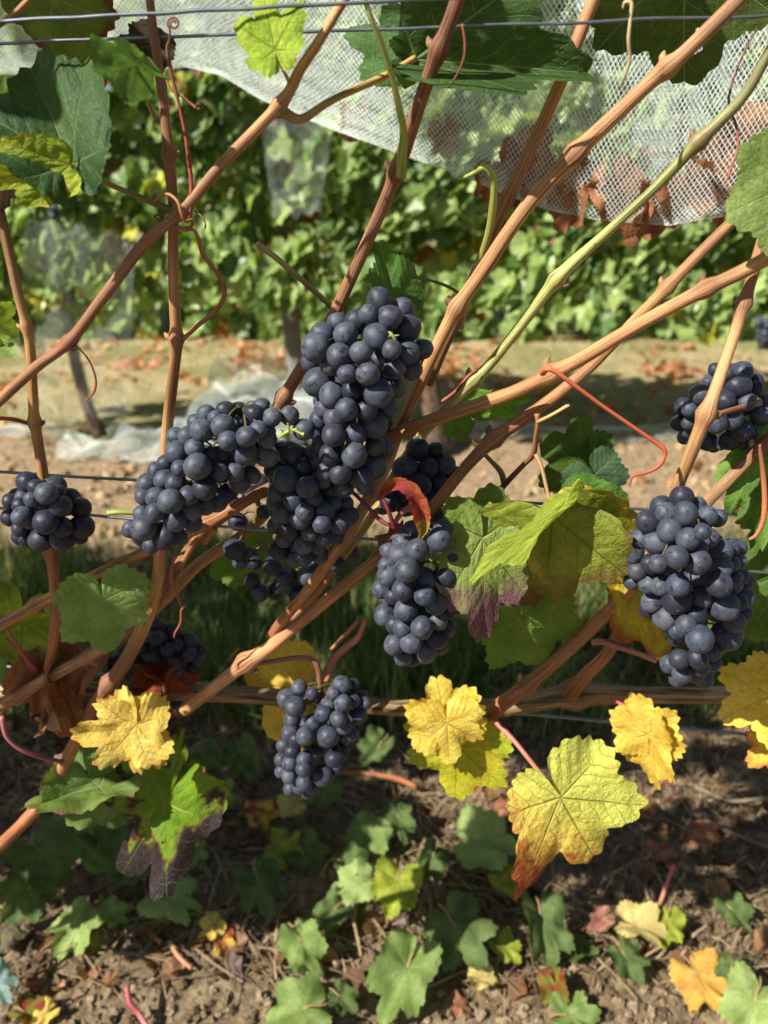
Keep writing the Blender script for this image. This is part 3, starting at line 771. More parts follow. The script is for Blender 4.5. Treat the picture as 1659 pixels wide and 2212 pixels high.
def ribbon_leaf():
    path = [(822, 1070, .474, 10), (838, 1052, .468, 26), (862, 1046, .463, 30), (886, 1058, .46, 36), (902, 1085, .46, 44), (910, 1115, .462, 40), (913, 1142, .465, 24), (908, 1166, .468, 4)]
    W = np.array([(*P(x, y, Y), w / 2 / F * depth(x, y, Y)) for x, y, Y, w in path]); n = 60
    S = catmull(W, n); T = np.gradient(S[:, :3], axis=0); T /= np.linalg.norm(T, axis=1)[:, None]
    V, C, L = [], [], []
    for i in range(n):
        side = np.cross(T[i], np.array(FW)); side /= np.linalg.norm(side); back = np.cross(T[i], side)
        for q in range(9):
            u = q / 4 - 1
            w = S[i, 3] * (1 + (.22 * abs((i * .45) % 1 - .5) if q in (0, 8) else 0))
            ang = u * .62
            V.append(S[i, :3] + side * w * 1.5 * math.sin(ang) + back * w * .8 * (abs(u) ** 1.5 - .4) + side * .001 * mnoise.noise(Vector((i * .3, q * .4, 2))))
            C.append(cmix(lin(160, 56, 62), lin(186, 92, 60), sm(-.2, .6, u + .5 * mnoise.noise(Vector((i * .12, q * .3, 7))))))
            L.append((i / n * 2, u * .3))
    Fc, uvl, uvv = [], [], []
    for i in range(n - 1):
        for q in range(8):
            f = (i * 9 + q, (i + 1) * 9 + q, (i + 1) * 9 + q + 1, i * 9 + q + 1); Fc.append(f)
            for k in f:
                uvl.append(L[k]); uvv.append((L[k][0], abs(L[k][1]) + .004))
    o = link('grape_leaf', np_mesh('grape_leaf', np.array(V), Fc, M_LEAF_P, True, C, {'Vein': uvv, 'Leaf': uvl}))
    tag(o, 'curled red leaf ribbon arching above the lower centre cluster', 'leaf')
    s2 = stem_tube('petiole', [(824, 1070, .475, 8), (838, 1100, .474, 9), (852, 1142, .476, 10)], M_STEM, lin(150, 70, 70), lin(110, 40, 50), o)
ribbon_leaf()
leaf('narrow bright red leaf sliver at the upper left', (238, 146, .50), (214, 196, .505), 30, M_LEAF_P, col_plain(lin(196, 30, 50), lin(150, 30, 44), seed=54), lob=.1, wave=.06, seed=54, wx=.22)
# dried leaves on the cordon
for k, (lab, J, T, r, w) in enumerate([
    ('shrivelled tan leaf hanging by the cordon at far lower left', (90, 1480, .565), (78, 1600, .56), 30, .5),
    ('crisp brown leaf hanging beside the shrivelled tan one', (135, 1500, .568), (128, 1638, .565), -25, .48),
    ('pinkish brown dry leaf caught on the cordon under the small green leaf', (175, 1440, .575), (130, 1520, .57), 20, .9),
    ('rust red curled dry leaf heaped under the shaded grapes', (350, 1455, .585), (280, 1520, .57), 40, .8),
    ('dark red dry leaf curled against the cordon under the shaded grapes', (345, 1450, .59), (405, 1520, .585), -30, .9),
    ('small brown crumpled leaf under the rust red dry leaf', (330, 1515, .58), (370, 1570, .575), 25, .8),
    ('torn brown leaf scrap on the wire left of the lower centre cluster', (850, 1155, .50), (805, 1180, .495), 40, .6)]):
    c1, c2 = (lin(150, 70, 48), lin(170, 92, 66)) if 'red' in lab else (DRY1, DRY2)
    leaf(lab, J, T, r, M_DRY, col_plain(c1, c2, seed=60 + k), lob=.5, wave=.22, seed=60 + k, wx=w, foldL=.7, foldR=.6, name='dry_leaf', droop=1.2)

# ---- leaves on and near the ground
def ground_leaf(label, x, y, r, az, colf, mat, h=0.02, tilt=25, seed=0, **kw):
    p = G(x, y, h); s = (p - CO).dot(FW)
    L = r / F * s
    c = (CO - p).normalized()
    tilt *= .75
    nrm = (Vector((0, 0, 1)) * math.cos(math.radians(tilt)) + Vector((c.x, c.y, 0)) * math.sin(math.radians(tilt))).normalized()
    yv = Vector((math.sin(math.radians(az)), -math.cos(math.radians(az)) * .5, -math.cos(math.radians(az)) * .5)); yv = (yv - nrm * yv.dot(nrm)).normalized()
    xv = yv.cross(nrm)
    M = Matrix((xv, yv, nrm)).transposed().to_4x4(); M.translation = p
    me = leaf_mesh('fallen_leaf', mat, colf, size=L, seed=seed, NA=96, NR=8, **kw)
    o = link('fallen_leaf', me); o.matrix_world = M
    # short stalk
    q = np.array([[0, 0, 0], [.02, -.2, .03], [0, -.42, -.02], [.05, -.6, -.06]]) * L
    S = catmull(q, 10); V, Fc, uv = tube_data(S, np.full(10, .012 * L + .0006), 6)
    st = link('petiole', np_mesh('petiole', np.array(V), Fc, M_STEM, True, np.tile(np.array(lin(178, 150, 96)[:3]), (len(V), 1)), {'UV': uv}))
    st.parent = o
    tag(o, label, 'leaf', 'leaves lying under the near vine row')

GL = [
 ('dark shaded leaf under the pink arching stalk at lower left', 130, 1760, 60, 30, 'd', .12, 50),
 ('dark green leaf low in the shade below the purple-black leaf', 300, 1860, 62, -30, 'd', .08, 45),
 ('small shaded leaf between the ragged yellow leaf and the lowest cluster', 470, 1715, 50, 10, 'g', .09, 50),
 ('green leaf in shade just above the narrow upright leaf', 752, 1868, 54, 50, 'd', .05, 45),
 ('shaded green leaf left of the sun patch leaf', 935, 1850, 56, -20, 'd', .06, 50),
 ('olive leaf below the sun patch leaf', 1095, 1905, 58, 40, 'yg', .04, 40),
 ('dark leaf flat on soil below the deep green leaf', 1255, 2055, 56, -60, 'd', .02, 30),
 ('yellowing leaf between the upright dark leaf and the deep green leaf', 1088, 2045, 46, 30, 'yg', .03, 40),
 ('dark green leaf left of the yellow-green leaf at bottom centre', 722, 1965, 56, -35, 'd', .04, 45),
 ('small bright leaf below the purple-black leaf tip', 408, 1836, 44, 70, 'g', .06, 40),
 ('dull green leaf on the litter at the right edge', 1580, 1965, 56, 20, 'd', .03, 35),
 ('red-brown leaf on litter under the golden folded leaf', 1390, 1745, 40, 30, 'br', .03, 35),
 ('tan curled leaf on the litter right of the greenish yellow leaf', 1105, 1745, 42, -40, 'br', .04, 40),
 ('grey-green upright leaf in the shade left of the lowest cluster', 525, 1625, 62, 20, 'd', .10, 55),
 ('dark green leaf right of the lowest cluster in the shade', 818, 1612, 58, -30, 'd', .10, 55),
 ('dark leaf with a bright rim below and right of the lowest cluster', 862, 1768, 56, 10, 'd', .06, 45),
 ('narrow green leaf standing below the lowest cluster', 800, 1795, 62, -15, 'g', .06, 60),
 ('round dark green leaf under the lowest cluster', 664, 1838, 52, 40, 'd', .03, 50),
 ('pale cream leaf just under the tip of the lowest cluster', 632, 1742, 46, -60, 'cream', .05, 45),
 ('yellow leaf blotched red beside the round dark leaf', 560, 1752, 44, 20, 'yr', .05, 50),
 ('bent yellow-green leaf under the red blotched one', 606, 1832, 54, 60, 'yg', .03, 40),
 ('light green leaf lit by a sun patch under the bright yellow leaf', 1035, 1818, 88, 75, 'l', .06, 30),
 ('half shaded broad green leaf in front of the sun patch leaf', 560, 1905, 78, 15, 'd', .05, 50),
 ('pale green sunlit leaf below the purple-black leaf', 362, 1938, 84, 80, 'l', .05, 28),
 ('crinkled pale green leaf on the soil at lower left', 172, 1992, 78, -20, 'l', .035, 35),
 ('green leaf folded behind the crinkled pale leaf', 238, 1968, 46, 60, 'g', .045, 45),
 ('small yellow leaf on sunlit soil left of centre', 462, 2000, 40, -40, 'y', .03, 40),
 ('yellow and red shrivelled leaf on sunlit soil left of centre', 478, 2032, 38, 10, 'yr', .02, 35),
 ('bright green leaf standing on the soil below centre', 652, 2035, 82, 25, 'g', .05, 55),
 ('large green leaf lying at bottom centre', 880, 2090, 120, -20, 'g', .06, 45),
 ('upright dark green leaf behind the large bottom leaf', 985, 2000, 96, 25, 'd', .07, 55),
 ('yellow-green leaf behind the large bottom centre leaf', 858, 1905, 76, -10, 'yg', .07, 50),
 ('dull green leaf under the yellow-green one', 775, 1905, 62, -70, 'l', .06, 40),
 ('deep green leaf below the largest yellow leaf', 1172, 1990, 92, 5, 'd', .06, 50),
 ('dark round leaf in shade below the deep green leaf', 1352, 2066, 56, 20, 'd', .04, 45),
 ('pale yellowish leaf with a pink stalk at lower right', 1372, 2000, 72, 65, 'cream', .05, 40),
 ('olive leaf tip under the pink stalk at lower right', 1442, 1990, 56, -15, 'yg', .05, 50),
 ('pinkish faded leaf beside the pale yellowish one', 1302, 1988, 44, -50, 'pk', .045, 40),
 ('orange-yellow ragged leaf near the lower right corner', 1508, 2108, 80, 15, 'oy', .035, 35),
 ('light green leaf in the bottom right corner', 1632, 2165, 96, -20, 'l', .05, 40),
 ('blue-green leaf tip beside the orange-yellow ragged leaf', 1580, 2090, 48, -20, 'd', .05, 50),
 ('pointed light green leaf cut by the bottom edge below centre', 655, 2178, 92, -75, 'g', .05, 35),
 ('dark leaf behind the pointed bottom edge leaf', 735, 2152, 48, 40, 'd', .04, 45),
 ('pale cream leaf on the soil right of the large bottom leaf', 1036, 2118, 50, 80, 'cream', .015, 20),
 ('flat green leaf at the bottom edge right of centre', 1228, 2192, 68, 85, 'g', .02, 25),
 ('red and green dappled leaf standing right of the pale cream one', 1196, 2128, 50, 5, 'rg', .03, 55),
 ('brown curled leaf on soil at bottom centre', 985, 2165, 36, 40, 'br', .012, 25),
 ('brown leaf scrap on dark litter at right', 1515, 1800, 44, 60, 'br', .02, 30),
 ('orange brown leaf on the litter beneath the scorched leaf', 1424, 1836, 46, 70, 'br', .015, 25),
 ('dark green sprawling leaf at the left edge in the shade', 90, 1840, 92, 40, 'd', .12, 45),
 ('deep green leaf low at the left edge', 62, 1920, 80, -20, 'd', .10, 50),
 ('mid green leaf in the shade under the curled green leaf', 215, 1830, 86, 30, 'd', .12, 45),
 ('torn pale leaf strip in the shade under the curled green leaf', 190, 1800, 62, 80, 'l', .11, 35),
 ('purplish leaf tip at the left edge over the soil', 14, 2000, 50, 60, 'pu', .04, 45),
 ('small yellow ruffled leaf in the bottom left corner', 100, 2188, 42, -30, 'y', .02, 35),
 ('red curled leaf beside the yellow ruffled corner leaf', 55, 2185, 48, 60, 'rg', .02, 40),
 ('pale blue-green leaf edge at the left border near the bottom', -8, 2120, 58, 30, 'bl', .05, 50),
 ('brown flat leaf on the soil at left near the bottom', 75, 2110, 42, 70, 'br', .01, 20),
 ('dark green leaf in the shade right of the round dark leaf', 700, 1700, 56, -40, 'd', .08, 50),
 ('shaded green leaf between cordon and soil left of centre', 445, 1640, 50, 30, 'd', .10, 55),
]
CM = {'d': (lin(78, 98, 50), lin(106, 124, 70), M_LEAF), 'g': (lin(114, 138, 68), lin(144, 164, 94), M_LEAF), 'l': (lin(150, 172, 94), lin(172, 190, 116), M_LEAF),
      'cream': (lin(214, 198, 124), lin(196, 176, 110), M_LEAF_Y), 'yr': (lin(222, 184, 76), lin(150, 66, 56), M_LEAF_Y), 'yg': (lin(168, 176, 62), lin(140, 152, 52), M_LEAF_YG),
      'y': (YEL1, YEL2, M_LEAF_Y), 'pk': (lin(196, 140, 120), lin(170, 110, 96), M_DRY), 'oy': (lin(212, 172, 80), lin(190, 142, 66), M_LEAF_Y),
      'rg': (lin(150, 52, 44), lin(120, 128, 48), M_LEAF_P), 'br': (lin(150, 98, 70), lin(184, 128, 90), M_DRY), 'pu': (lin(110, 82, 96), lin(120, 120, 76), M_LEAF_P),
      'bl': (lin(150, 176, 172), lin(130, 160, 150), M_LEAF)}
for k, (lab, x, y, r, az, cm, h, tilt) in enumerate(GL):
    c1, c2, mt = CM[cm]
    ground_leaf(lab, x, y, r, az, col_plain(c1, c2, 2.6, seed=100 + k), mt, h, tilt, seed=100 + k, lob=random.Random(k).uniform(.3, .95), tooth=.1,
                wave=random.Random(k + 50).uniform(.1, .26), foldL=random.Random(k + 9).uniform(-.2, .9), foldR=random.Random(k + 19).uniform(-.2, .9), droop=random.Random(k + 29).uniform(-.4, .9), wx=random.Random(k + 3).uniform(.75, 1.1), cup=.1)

# ------------------------------------------------------------------ canes
OR1, OR2, BR1, BR2 = lin(206, 136, 82), lin(190, 110, 62), lin(150, 84, 56), lin(176, 100, 66)
def cane(label, pts, cols, nodes=(), name='vine_cane', mat=None, sides=14, group='woody canes of the near vine', nodek=.52, buds=True):
    W, lens = [], []
    for q in pts:
        p = P(*q[:3]); W.append((*p, .81 * q[3] / 2 / F * depth(*q[:3])))
    W = np.array(W)
    n = int(np.clip(np.linalg.norm(np.diff(W[:, :3], axis=0), axis=1).sum() / .0035, 20, 420))
    S = catmull(W, n)
    C = S[:, :3].copy(); R = np.maximum(S[:, 3], .0006)
    L = np.concatenate([[0], np.cumsum(np.linalg.norm(np.diff(C, axis=0), axis=1))])
    sd = hash(label) % 97
    sd = sum(ord(c) for c in label) % 97
    for d in range(3):
        C[:, d] += [.0011 * mnoise.noise(Vector((l * 14, d * 9, sd))) for l in L]
    nidx = []
    for (nx, ny) in nodes:
        # nearest sample in projected pixels
        rel = C - np.array(CO)
        s = rel @ np.array(FW)
        px = 829.5 + F * (rel @ np.array(RT)) / s; py = 1106 - F * (rel @ np.array(UP)) / s
        i = int(np.argmin((px - nx) ** 2 + (py - ny) ** 2)); nidx.append(i)
        R = R * (1 + nodek * np.exp(-((L - L[i]) / (1.1 * R[i])) ** 2))
    R = R * np.array([1 + .05 * mnoise.noise(Vector((l * 40, sd, 1))) for l in L])
    bump = lambda i, j, l: .035 * math.sin(j * 2.39 + sd) + .02 * mnoise.noise(Vector((j * 3.1, l * 60, sd)))
    V, Fc, uv = tube_data(C, R, sides, True, bump)
    t = L / L[-1]
    pos = np.linspace(0, 1, len(cols)); ca = np.array([c[:3] for c in cols])
    cc = np.stack([np.interp(t, pos, ca[:, d]) for d in range(3)], 1)
    lum = cc @ np.array([.3, .6, .1]); cc = (cc * .7 + .3 * lum[:, None] * np.array([[1.25, 1.0, .62]])) * np.array([[.97, 1.03, .94]]) * 1.05
    cc *= np.array([[1 + .25 * mnoise.noise(Vector((l * 25, 5, sd)))] for l in L])
    for i in nidx:
        w = np.exp(-((L - L[i]) / (1.0 * R[i])) ** 2)[:, None] * .4
        cc = cc * (1 - w) + np.array(lin(120, 78, 58)[:3]) * w
    cols_v = np.vstack([np.repeat(cc, sides, axis=0), [cc[0] * .8, lin(196, 150, 110)[:3]]])
    o = link(name, np_mesh(name, np.array(V), Fc, mat or M_CANE, True, cols_v, {'UV': uv}))
    tag(o, label, 'cane', group)
    if buds:
        for m_, i in enumerate(nidx):
            r = R[i]; side = 1 if (m_ + sd) % 2 else -1
            ta = C[min(i + 2, n - 1)] - C[max(i - 2, 0)]; ta /= np.linalg.norm(ta)
            out = np.cross(ta, np.array(FW)) * side; out /= np.linalg.norm(out)
            b0 = C[i] + out * r * .7
            q = np.array([b0, b0 + out * r * .35 - ta * r * .15, b0 + out * r * .65 - ta * r * .5])
            S2 = catmull(np.hstack([q, np.array([[r * .42], [r * .36], [r * .08]])]), 8)
            V2, F2, uv2 = tube_data(S2[:, :3], S2[:, 3], 8)
            link('bud', np_mesh('bud', np.array(V2), F2, M_CANE, True, np.tile(np.array(cmix(lin(96, 60, 44), lin(190, 160, 110), RNG.random())), (len(V2), 1)), {'UV': uv2}), o)
    return o

cane('reddish brown upright cane left of centre curving to the lower left edge',
     [(322, -20, .497, 22), (333, 70, .497, 24), (352, 200, .497, 27), (364, 330, .497, 28), (372, 450, .497, 29), (374, 560, .5, 29), (381, 730, .505, 31), (376, 800, .51, 30), (364, 920, .525, 30), (352, 1060, .53, 32), (346, 1190, .53, 33), (342, 1250, .53, 34), (318, 1335, .53, 37), (268, 1432, .535, 38), (205, 1525, .545, 37), (155, 1620, .555, 34), (110, 1710, .565, 34), (62, 1765, .57, 33), (-20, 1845, .575, 33)],
     [lin(150, 86, 66), lin(176, 108, 70), lin(208, 146, 84), lin(198, 132, 76), lin(170, 96, 64), lin(204, 118, 72), lin(170, 92, 66)], [(364, 330), (381, 732), (240, 1475)])
cane('long tan cane sloping from the top centre down to the left edge',
     [(755, -20, .482, 25), (690, 90, .48, 26), (650, 150, .48, 28), (608, 222, .478, 30), (480, 352, .477, 28), (400, 450, .477, 29), (310, 530, .477, 30), (225, 640, .477, 29), (150, 738, .477, 28), (75, 796, .478, 28), (-20, 882, .478, 28)],
     [lin(204, 142, 92), lin(196, 132, 84), lin(176, 110, 78), lin(172, 104, 76), lin(186, 118, 80)], [(608, 222), (390, 462), (150, 738)])
cane('thin brown cane near the left edge passing behind the small left cluster',
     [(-12, 410, .50, 26), (8, 500, .50, 26), (38, 632, .50, 25), (62, 730, .50, 25), (70, 850, .505, 26), (76, 915, .51, 27), (92, 1020, .515, 27), (108, 1180, .52, 28), (118, 1260, .53, 29), (121, 1345, .54, 28), (106, 1445, .56, 26)],
     [lin(96, 66, 52), lin(196, 138, 82), lin(196, 132, 76), lin(178, 104, 70), lin(196, 120, 80), lin(176, 98, 64)], [(62, 705), (76, 912), (112, 1195)])
cane('thick ridged brown cane running from the top centre behind the tallest cluster',
     [(995, -20, .49, 42), (975, 40, .492, 41), (930, 160, .503, 38), (868, 335, .525, 38), (822, 455, .535, 34), (775, 565, .545, 33), (705, 712, .555, 33), (650, 800, .56, 33), (600, 882, .565, 33), (550, 980, .57, 32), (490, 1090, .575, 30), (440, 1170, .58, 29)],
     [lin(140, 84, 66), lin(158, 98, 74), lin(176, 112, 74), lin(180, 112, 72), lin(196, 118, 78)], [(862, 372), (612, 862), (950, 105)])
cane('brown cane dropping from the top right of centre behind the long sloping cane',
     [(1290, -20, .54, 36), (1262, 50, .54, 36), (1218, 160, .54, 34), (1150, 315, .545, 34), (1098, 425, .55, 33), (1040, 560, .555, 30), (1000, 660, .56, 30), (960, 745, .565, 30), (925, 830, .57, 28)],
     [lin(196, 124, 76), lin(186, 122, 74), lin(184, 118, 74), lin(150, 92, 62)], [(1097, 428)])
cane('long tan cane from the top right corner down to the lowest cluster',
     [(1615, -20, .485, 40), (1480, 112, .495, 40), (1385, 196, .505, 38), (1240, 335, .515, 42), (1130, 455, .52, 38), (1040, 588, .525, 38), (988, 665, .53, 36), (948, 740, .535, 33), (905, 835, .54, 31), (866, 925, .54, 30), (832, 1010, .53, 31), (790, 1085, .515, 31), (742, 1165, .505, 31), (690, 1238, .51, 31), (630, 1318, .53, 28), (585, 1375, .555, 27)],
     [lin(196, 130, 90), lin(198, 134, 88), lin(202, 138, 84), lin(204, 134, 80), lin(196, 124, 76), lin(180, 104, 68)], [(1240, 335), (988, 665), (800, 1072), (1440, 148)])
cane('thick orange-brown cane crossing from the right edge down to the left edge',
     [(1690, 540, .47, 40), (1600, 588, .475, 38), (1500, 636, .48, 37), (1350, 718, .488, 36), (1260, 772, .495, 37), (1190, 808, .50, 42), (1120, 842, .507, 37), (1050, 868, .513, 36), (900, 920, .528, 36), (740, 985, .542, 34), (585, 1055, .53, 32), (450, 1130, .525, 31), (320, 1190, .53, 30), (190, 1248, .53, 28), (50, 1322, .53, 28), (-20, 1362, .53, 28)],
     [lin(206, 140, 88), lin(206, 136, 80), lin(196, 122, 70), lin(180, 104, 58), lin(176, 102, 60), lin(200, 128, 84), lin(210, 144, 100)], [(1190, 808), (75, 1308), (1530, 622), (450, 1130)])
cane('pale green young cane turning brown below its joint on the right',
     [(1680, 75, .495, 26), (1655, 125, .497, 27), (1600, 215, .50, 29), (1505, 310, .507, 33), (1420, 400, .515, 26), (1310, 502, .525, 25), (1205, 604, .535, 34), (1140, 685, .54, 28), (1060, 782, .547, 28), (1025, 818, .55, 33), (965, 880, .555, 28), (900, 955, .56, 26), (850, 1030, .56, 25), (812, 1100, .56, 24), (700, 1260, .57, 24), (600, 1370, .575, 24)],
     [lin(128, 134, 84), lin(140, 150, 84), lin(176, 186, 92), lin(196, 196, 118), lin(190, 158, 96), lin(170, 110, 70), lin(190, 124, 80)], [(1505, 310), (1205, 604), (1022, 820)], mat=M_STEM)
cane('straight tan cane from the right edge down to its cut end above the cordon',
     [(1660, 400, .52, 28), (1590, 472, .52, 29), (1500, 560, .52, 30), (1420, 642, .52, 30), (1370, 692, .523, 30), (1290, 778, .525, 30), (1244, 820, .525, 31), (1174, 876, .523, 32), (1065, 950, .52, 36), (1000, 1015, .517, 32), (945, 1085, .513, 32), (890, 1145, .512, 32), (830, 1195, .515, 34), (720, 1285, .53, 34), (600, 1385, .545, 34), (532, 1432, .55, 40), (470, 1480, .555, 34), (396, 1534, .56, 34)],
     [lin(206, 140, 90), lin(206, 138, 84), lin(180, 108, 62), lin(172, 96, 58), lin(196, 118, 74), lin(212, 138, 92), lin(218, 146, 96)], [(1065, 950), (530, 1432), (1440, 622), (820, 1204)])
cane('upright tan cane in front of the upper right cluster joining the cordon',
     [(1650, 510, .485, 30), (1628, 580, .485, 30), (1606, 655, .483, 30), (1578, 745, .478, 31), (1548, 835, .472, 32), (1522, 902, .468, 38), (1492, 980, .475, 34), (1462, 1060, .487, 33), (1425, 1160, .505, 34), (1380, 1245, .52, 34), (1342, 1296, .53, 38), (1245, 1388, .545, 36), (1140, 1478, .56, 36), (1040, 1556, .575, 46)],
     [lin(196, 128, 84), lin(206, 144, 92), lin(204, 138, 86), lin(190, 114, 72), lin(176, 98, 58), lin(180, 100, 58)], [(1604, 652), (1524, 898), (1140, 1478)])
cane('brown cane sloping in from the right edge behind the large right cluster',
     [(1690, 925, .515, 36), (1635, 975, .52, 34), (1575, 1035, .525, 32), (1520, 1095, .53, 30), (1460, 1180, .535, 30), (1400, 1280, .54, 34), (1358, 1335, .545, 34), (1312, 1410, .555, 34), (1268, 1455, .565, 36), (1230, 1500, .58, 44)],
     [lin(150, 92, 60), lin(206, 150, 108), lin(190, 120, 76), lin(176, 96, 58), lin(160, 84, 54)], [(1640, 972), (1362, 1330)])
cane('brown side cane forking left of the dangling sparse cluster',
     [(520, 1092, .575, 26), (470, 1125, .57, 27), (430, 1155, .565, 28), (390, 1215, .56, 28), (365, 1255, .55, 28), (335, 1310, .545, 26)],
     [lin(150, 92, 62), lin(166, 104, 70), lin(160, 92, 64)], [])
cane('pinkish tan cane low on the left running into the old cordon',
     [(575, 1110, .59, 28), (515, 1160, .585, 30), (430, 1218, .575, 32), (350, 1302, .565, 32), (270, 1368, .56, 31), (200, 1412, .555, 31), (90, 1472, .555, 33), (-20, 1535, .555, 36)],
     [lin(196, 136, 92), lin(200, 140, 98), lin(186, 110, 74), lin(206, 134, 92), lin(200, 128, 86)], [(195, 1415), (40, 1500)])
cane('short brown twig stub rising among the crossing canes left of centre',
     [(355, 1290, .56, 15), (395, 1215, .555, 14), (425, 1160, .55, 13)], [lin(170, 108, 72), lin(196, 120, 84)], [], group=None)
cane('small orange cane end in the top left corner', [(-15, 62, .48, 15), (30, 30, .48, 15), (75, -15, .48, 15)], [lin(170, 108, 72), lin(196, 140, 84)], [], buds=False)
cane('old grey-brown horizontal cordon with shredding bark',
     [(-40, 1500, .60, 52), (120, 1494, .60, 48), (300, 1492, .60, 46), (540, 1502, .60, 46), (700, 1515, .60, 45), (860, 1528, .60, 46), (1050, 1530, .60, 50), (1160, 1514, .60, 54), (1250, 1500, .60, 58), (1400, 1502, .60, 46), (1560, 1500, .60, 46), (1720, 1494, .60, 46)],
     [lin(176, 150, 120), lin(150, 122, 96), lin(140, 104, 78), lin(150, 120, 94), lin(168, 138, 110)], [(1240, 1500)], name='old_cordon', mat=M_CORDON, sides=22, group=None, buds=False)

# ------------------------------------------------------------------ wires
def wire(label, a, b, w, name='trellis_wire', seed=0):
    pa, pb = np.array(P(*a)), np.array(P(*b))
    d = pb - pa
    pa2, pb2 = pa - d * .6, pb + d * .6
    n = 90
    t = np.linspace(0, 1, n)[:, None]
    C = pa2 * (1 - t) + pb2 * t
    for i in range(n):
        C[i, 2] += .0008 * mnoise.noise(Vector((i * .23, seed, 1)))
    r = w / 2 / F * depth(*a)
    V, Fc, uv = tube_data(C, np.full(n, r), 8)
    o = link(name, np_mesh(name, np.array(V), Fc, M_WIRE, True, None, {'UV': uv}))
    tag(o, label, 'wire', 'trellis wires of the near row')
    return o
wire('topmost grey trellis wire crossing the upper left', (0, 46, .47), (830, 3, .47), 8.5, seed=1)
wire('second grey trellis wire running across the whole top', (0, 93, .50), (1659, 33, .50), 7, seed=2)
w3 = wire('middle wire with the curled tie, passing the right cluster top', (0, 1020, .545), (1659, 1116, .545), 7, seed=3)
wire('lower middle wire passing behind the small left cluster', (0, 1097, .535), (1659, 1237, .535), 7, seed=4)
wire('lowest pale wire running beside the old cordon', (0, 1438, .63), (1659, 1590, .63), 8, seed=5)

def tie():
    c = np.array(P(1285, 1096, .543)); V0, F0, U0 = [], [], []
    pts = []
    for i in range(60):
        a = i / 60 * 2 * math.pi * 3.2
        r = .0042 + .0012 * math.sin(i * .7)
        pts.append(c + np.array([-.008 + .012 * i / 60, r * math.cos(a), r * math.sin(a) - .001]))
    V, Fc, uv = tube_data(np.array(pts), np.full(60, .00045), 5)
    o = link('wire_tie', np_mesh('wire_tie', np.array(V), Fc, M_WIRE, True))
    tag(o, 'thin wire tie coiled round the middle wire with a white crimp', 'wire tie')
    cc = np.array(P(1312, 1097, .543))
    S = np.array([cc + np.array([x, 0, 0]) for x in np.linspace(-.003, .003, 7)])
    V, Fc, uv = tube_data(S, np.array([.0026, .0034, .0036, .003, .0036, .0034, .0026]), 12)
    link('crimp', np_mesh('crimp', np.array(V), Fc, M_WHITE, True), o)
tie()

# ------------------------------------------------------------------ tendrils and green stalks
def thin(label, pts, c1, c2, name='tendril', cat='tendril', mat=None, n=None):
    o = stem_tube(name, pts, mat or M_STEM, c1, c2, None, 8, n or len(pts) * 7)
    return tag(o, label, cat)
RB, RO, GR = lin(120, 62, 46), lin(190, 92, 60), lin(164, 170, 84)
sp = [(375 + (4 + 10 * (1 - k / 14)) * math.cos(k * .78 + 2.2), 51 + (4 + 12 * (1 - k / 14)) * math.sin(k * .78 + 2.2), .478, 5) for k in range(14)][::-1]
thin('long red-brown tendril with a spiral tip hanging beside the upright cane', sp + [(366, 88, .48, 6), (362, 108, .482, 9), (372, 165, .483, 9), (390, 240, .482, 8), (402, 300, .48, 9), (412, 380, .478, 10), (413, 425, .476, 10), (410, 470, .475, 8)], RB, lin(150, 70, 52), n=150)
thin('thin curly tendril below the spiral ending in a small loop', [(354, 158, .487, 4), (362, 178, .485, 5), (372, 195, .484, 5), (395, 210, .483, 5), (415, 226, .482, 6), (430, 236, .48, 5), (438, 228, .479, 4), (432, 222, .478, 4), (424, 228, .478, 4), (428, 240, .479, 3)], lin(140, 90, 60), RB)
thin('brown tendril looping round the joint where two canes cross', [(334, 434, .48, 5), (348, 424, .474, 6), (365, 420, .468, 7), (384, 436, .464, 7), (392, 462, .463, 7), (400, 478, .466, 7), (415, 476, .472, 7), (412, 490, .48, 7), (390, 494, .484, 7), (380, 487, .48, 7), (398, 497, .472, 7), (418, 497, .474, 7), (428, 515, .478, 8), (438, 548, .48, 9), (462, 580, .485, 9), (482, 612, .49, 10), (484, 640, .495, 10), (465, 672, .50, 10), (425, 705, .503, 10), (392, 736, .503, 10)], lin(184, 128, 76), lin(170, 104, 64), n=150)
thin('orange-red flattened tendril bending down right of the thick cane', [(1172, 806, .487, 14), (1182, 797, .48, 14), (1200, 803, .478, 11), (1240, 832, .477, 10), (1300, 876, .475, 9), (1370, 924, .472, 9), (1415, 955, .47, 10), (1434, 970, .468, 11), (1436, 986, .467, 8), (1424, 1006, .466, 9), (1400, 1020, .466, 7), (1372, 1027, .466, 6), (1364, 1034, .466, 5), (1360, 1050, .466, 3)], lin(190, 104, 74), lin(178, 84, 54))
thin('orange tendril curving down the right edge past the large cluster', [(1640, 960, .50, 7), (1648, 1020, .498, 11), (1652, 1080, .495, 12), (1648, 1125, .492, 11), (1634, 1155, .49, 9), (1618, 1166, .49, 7)], lin(190, 110, 70), lin(206, 120, 72))
thin('wiry brown tendril dangling above the shaded grapes', [(378, 1200, .52, 6), (370, 1235, .518, 8), (372, 1262, .516, 8), (384, 1290, .515, 6), (392, 1308, .515, 5), (402, 1308, .515, 4), (392, 1318, .515, 5), (390, 1345, .515, 5), (378, 1368, .515, 5), (376, 1378, .515, 3)], lin(176, 100, 66), lin(160, 90, 70))
thin('thin red tendril hanging beside the right edge leaf', [(1636, 60, .52, 4), (1600, 130, .515, 4), (1574, 215, .51, 5), (1590, 270, .505, 5), (1594, 320, .50, 5), (1578, 365, .497, 5), (1572, 388, .495, 5)], lin(110, 46, 36), lin(160, 84, 58))
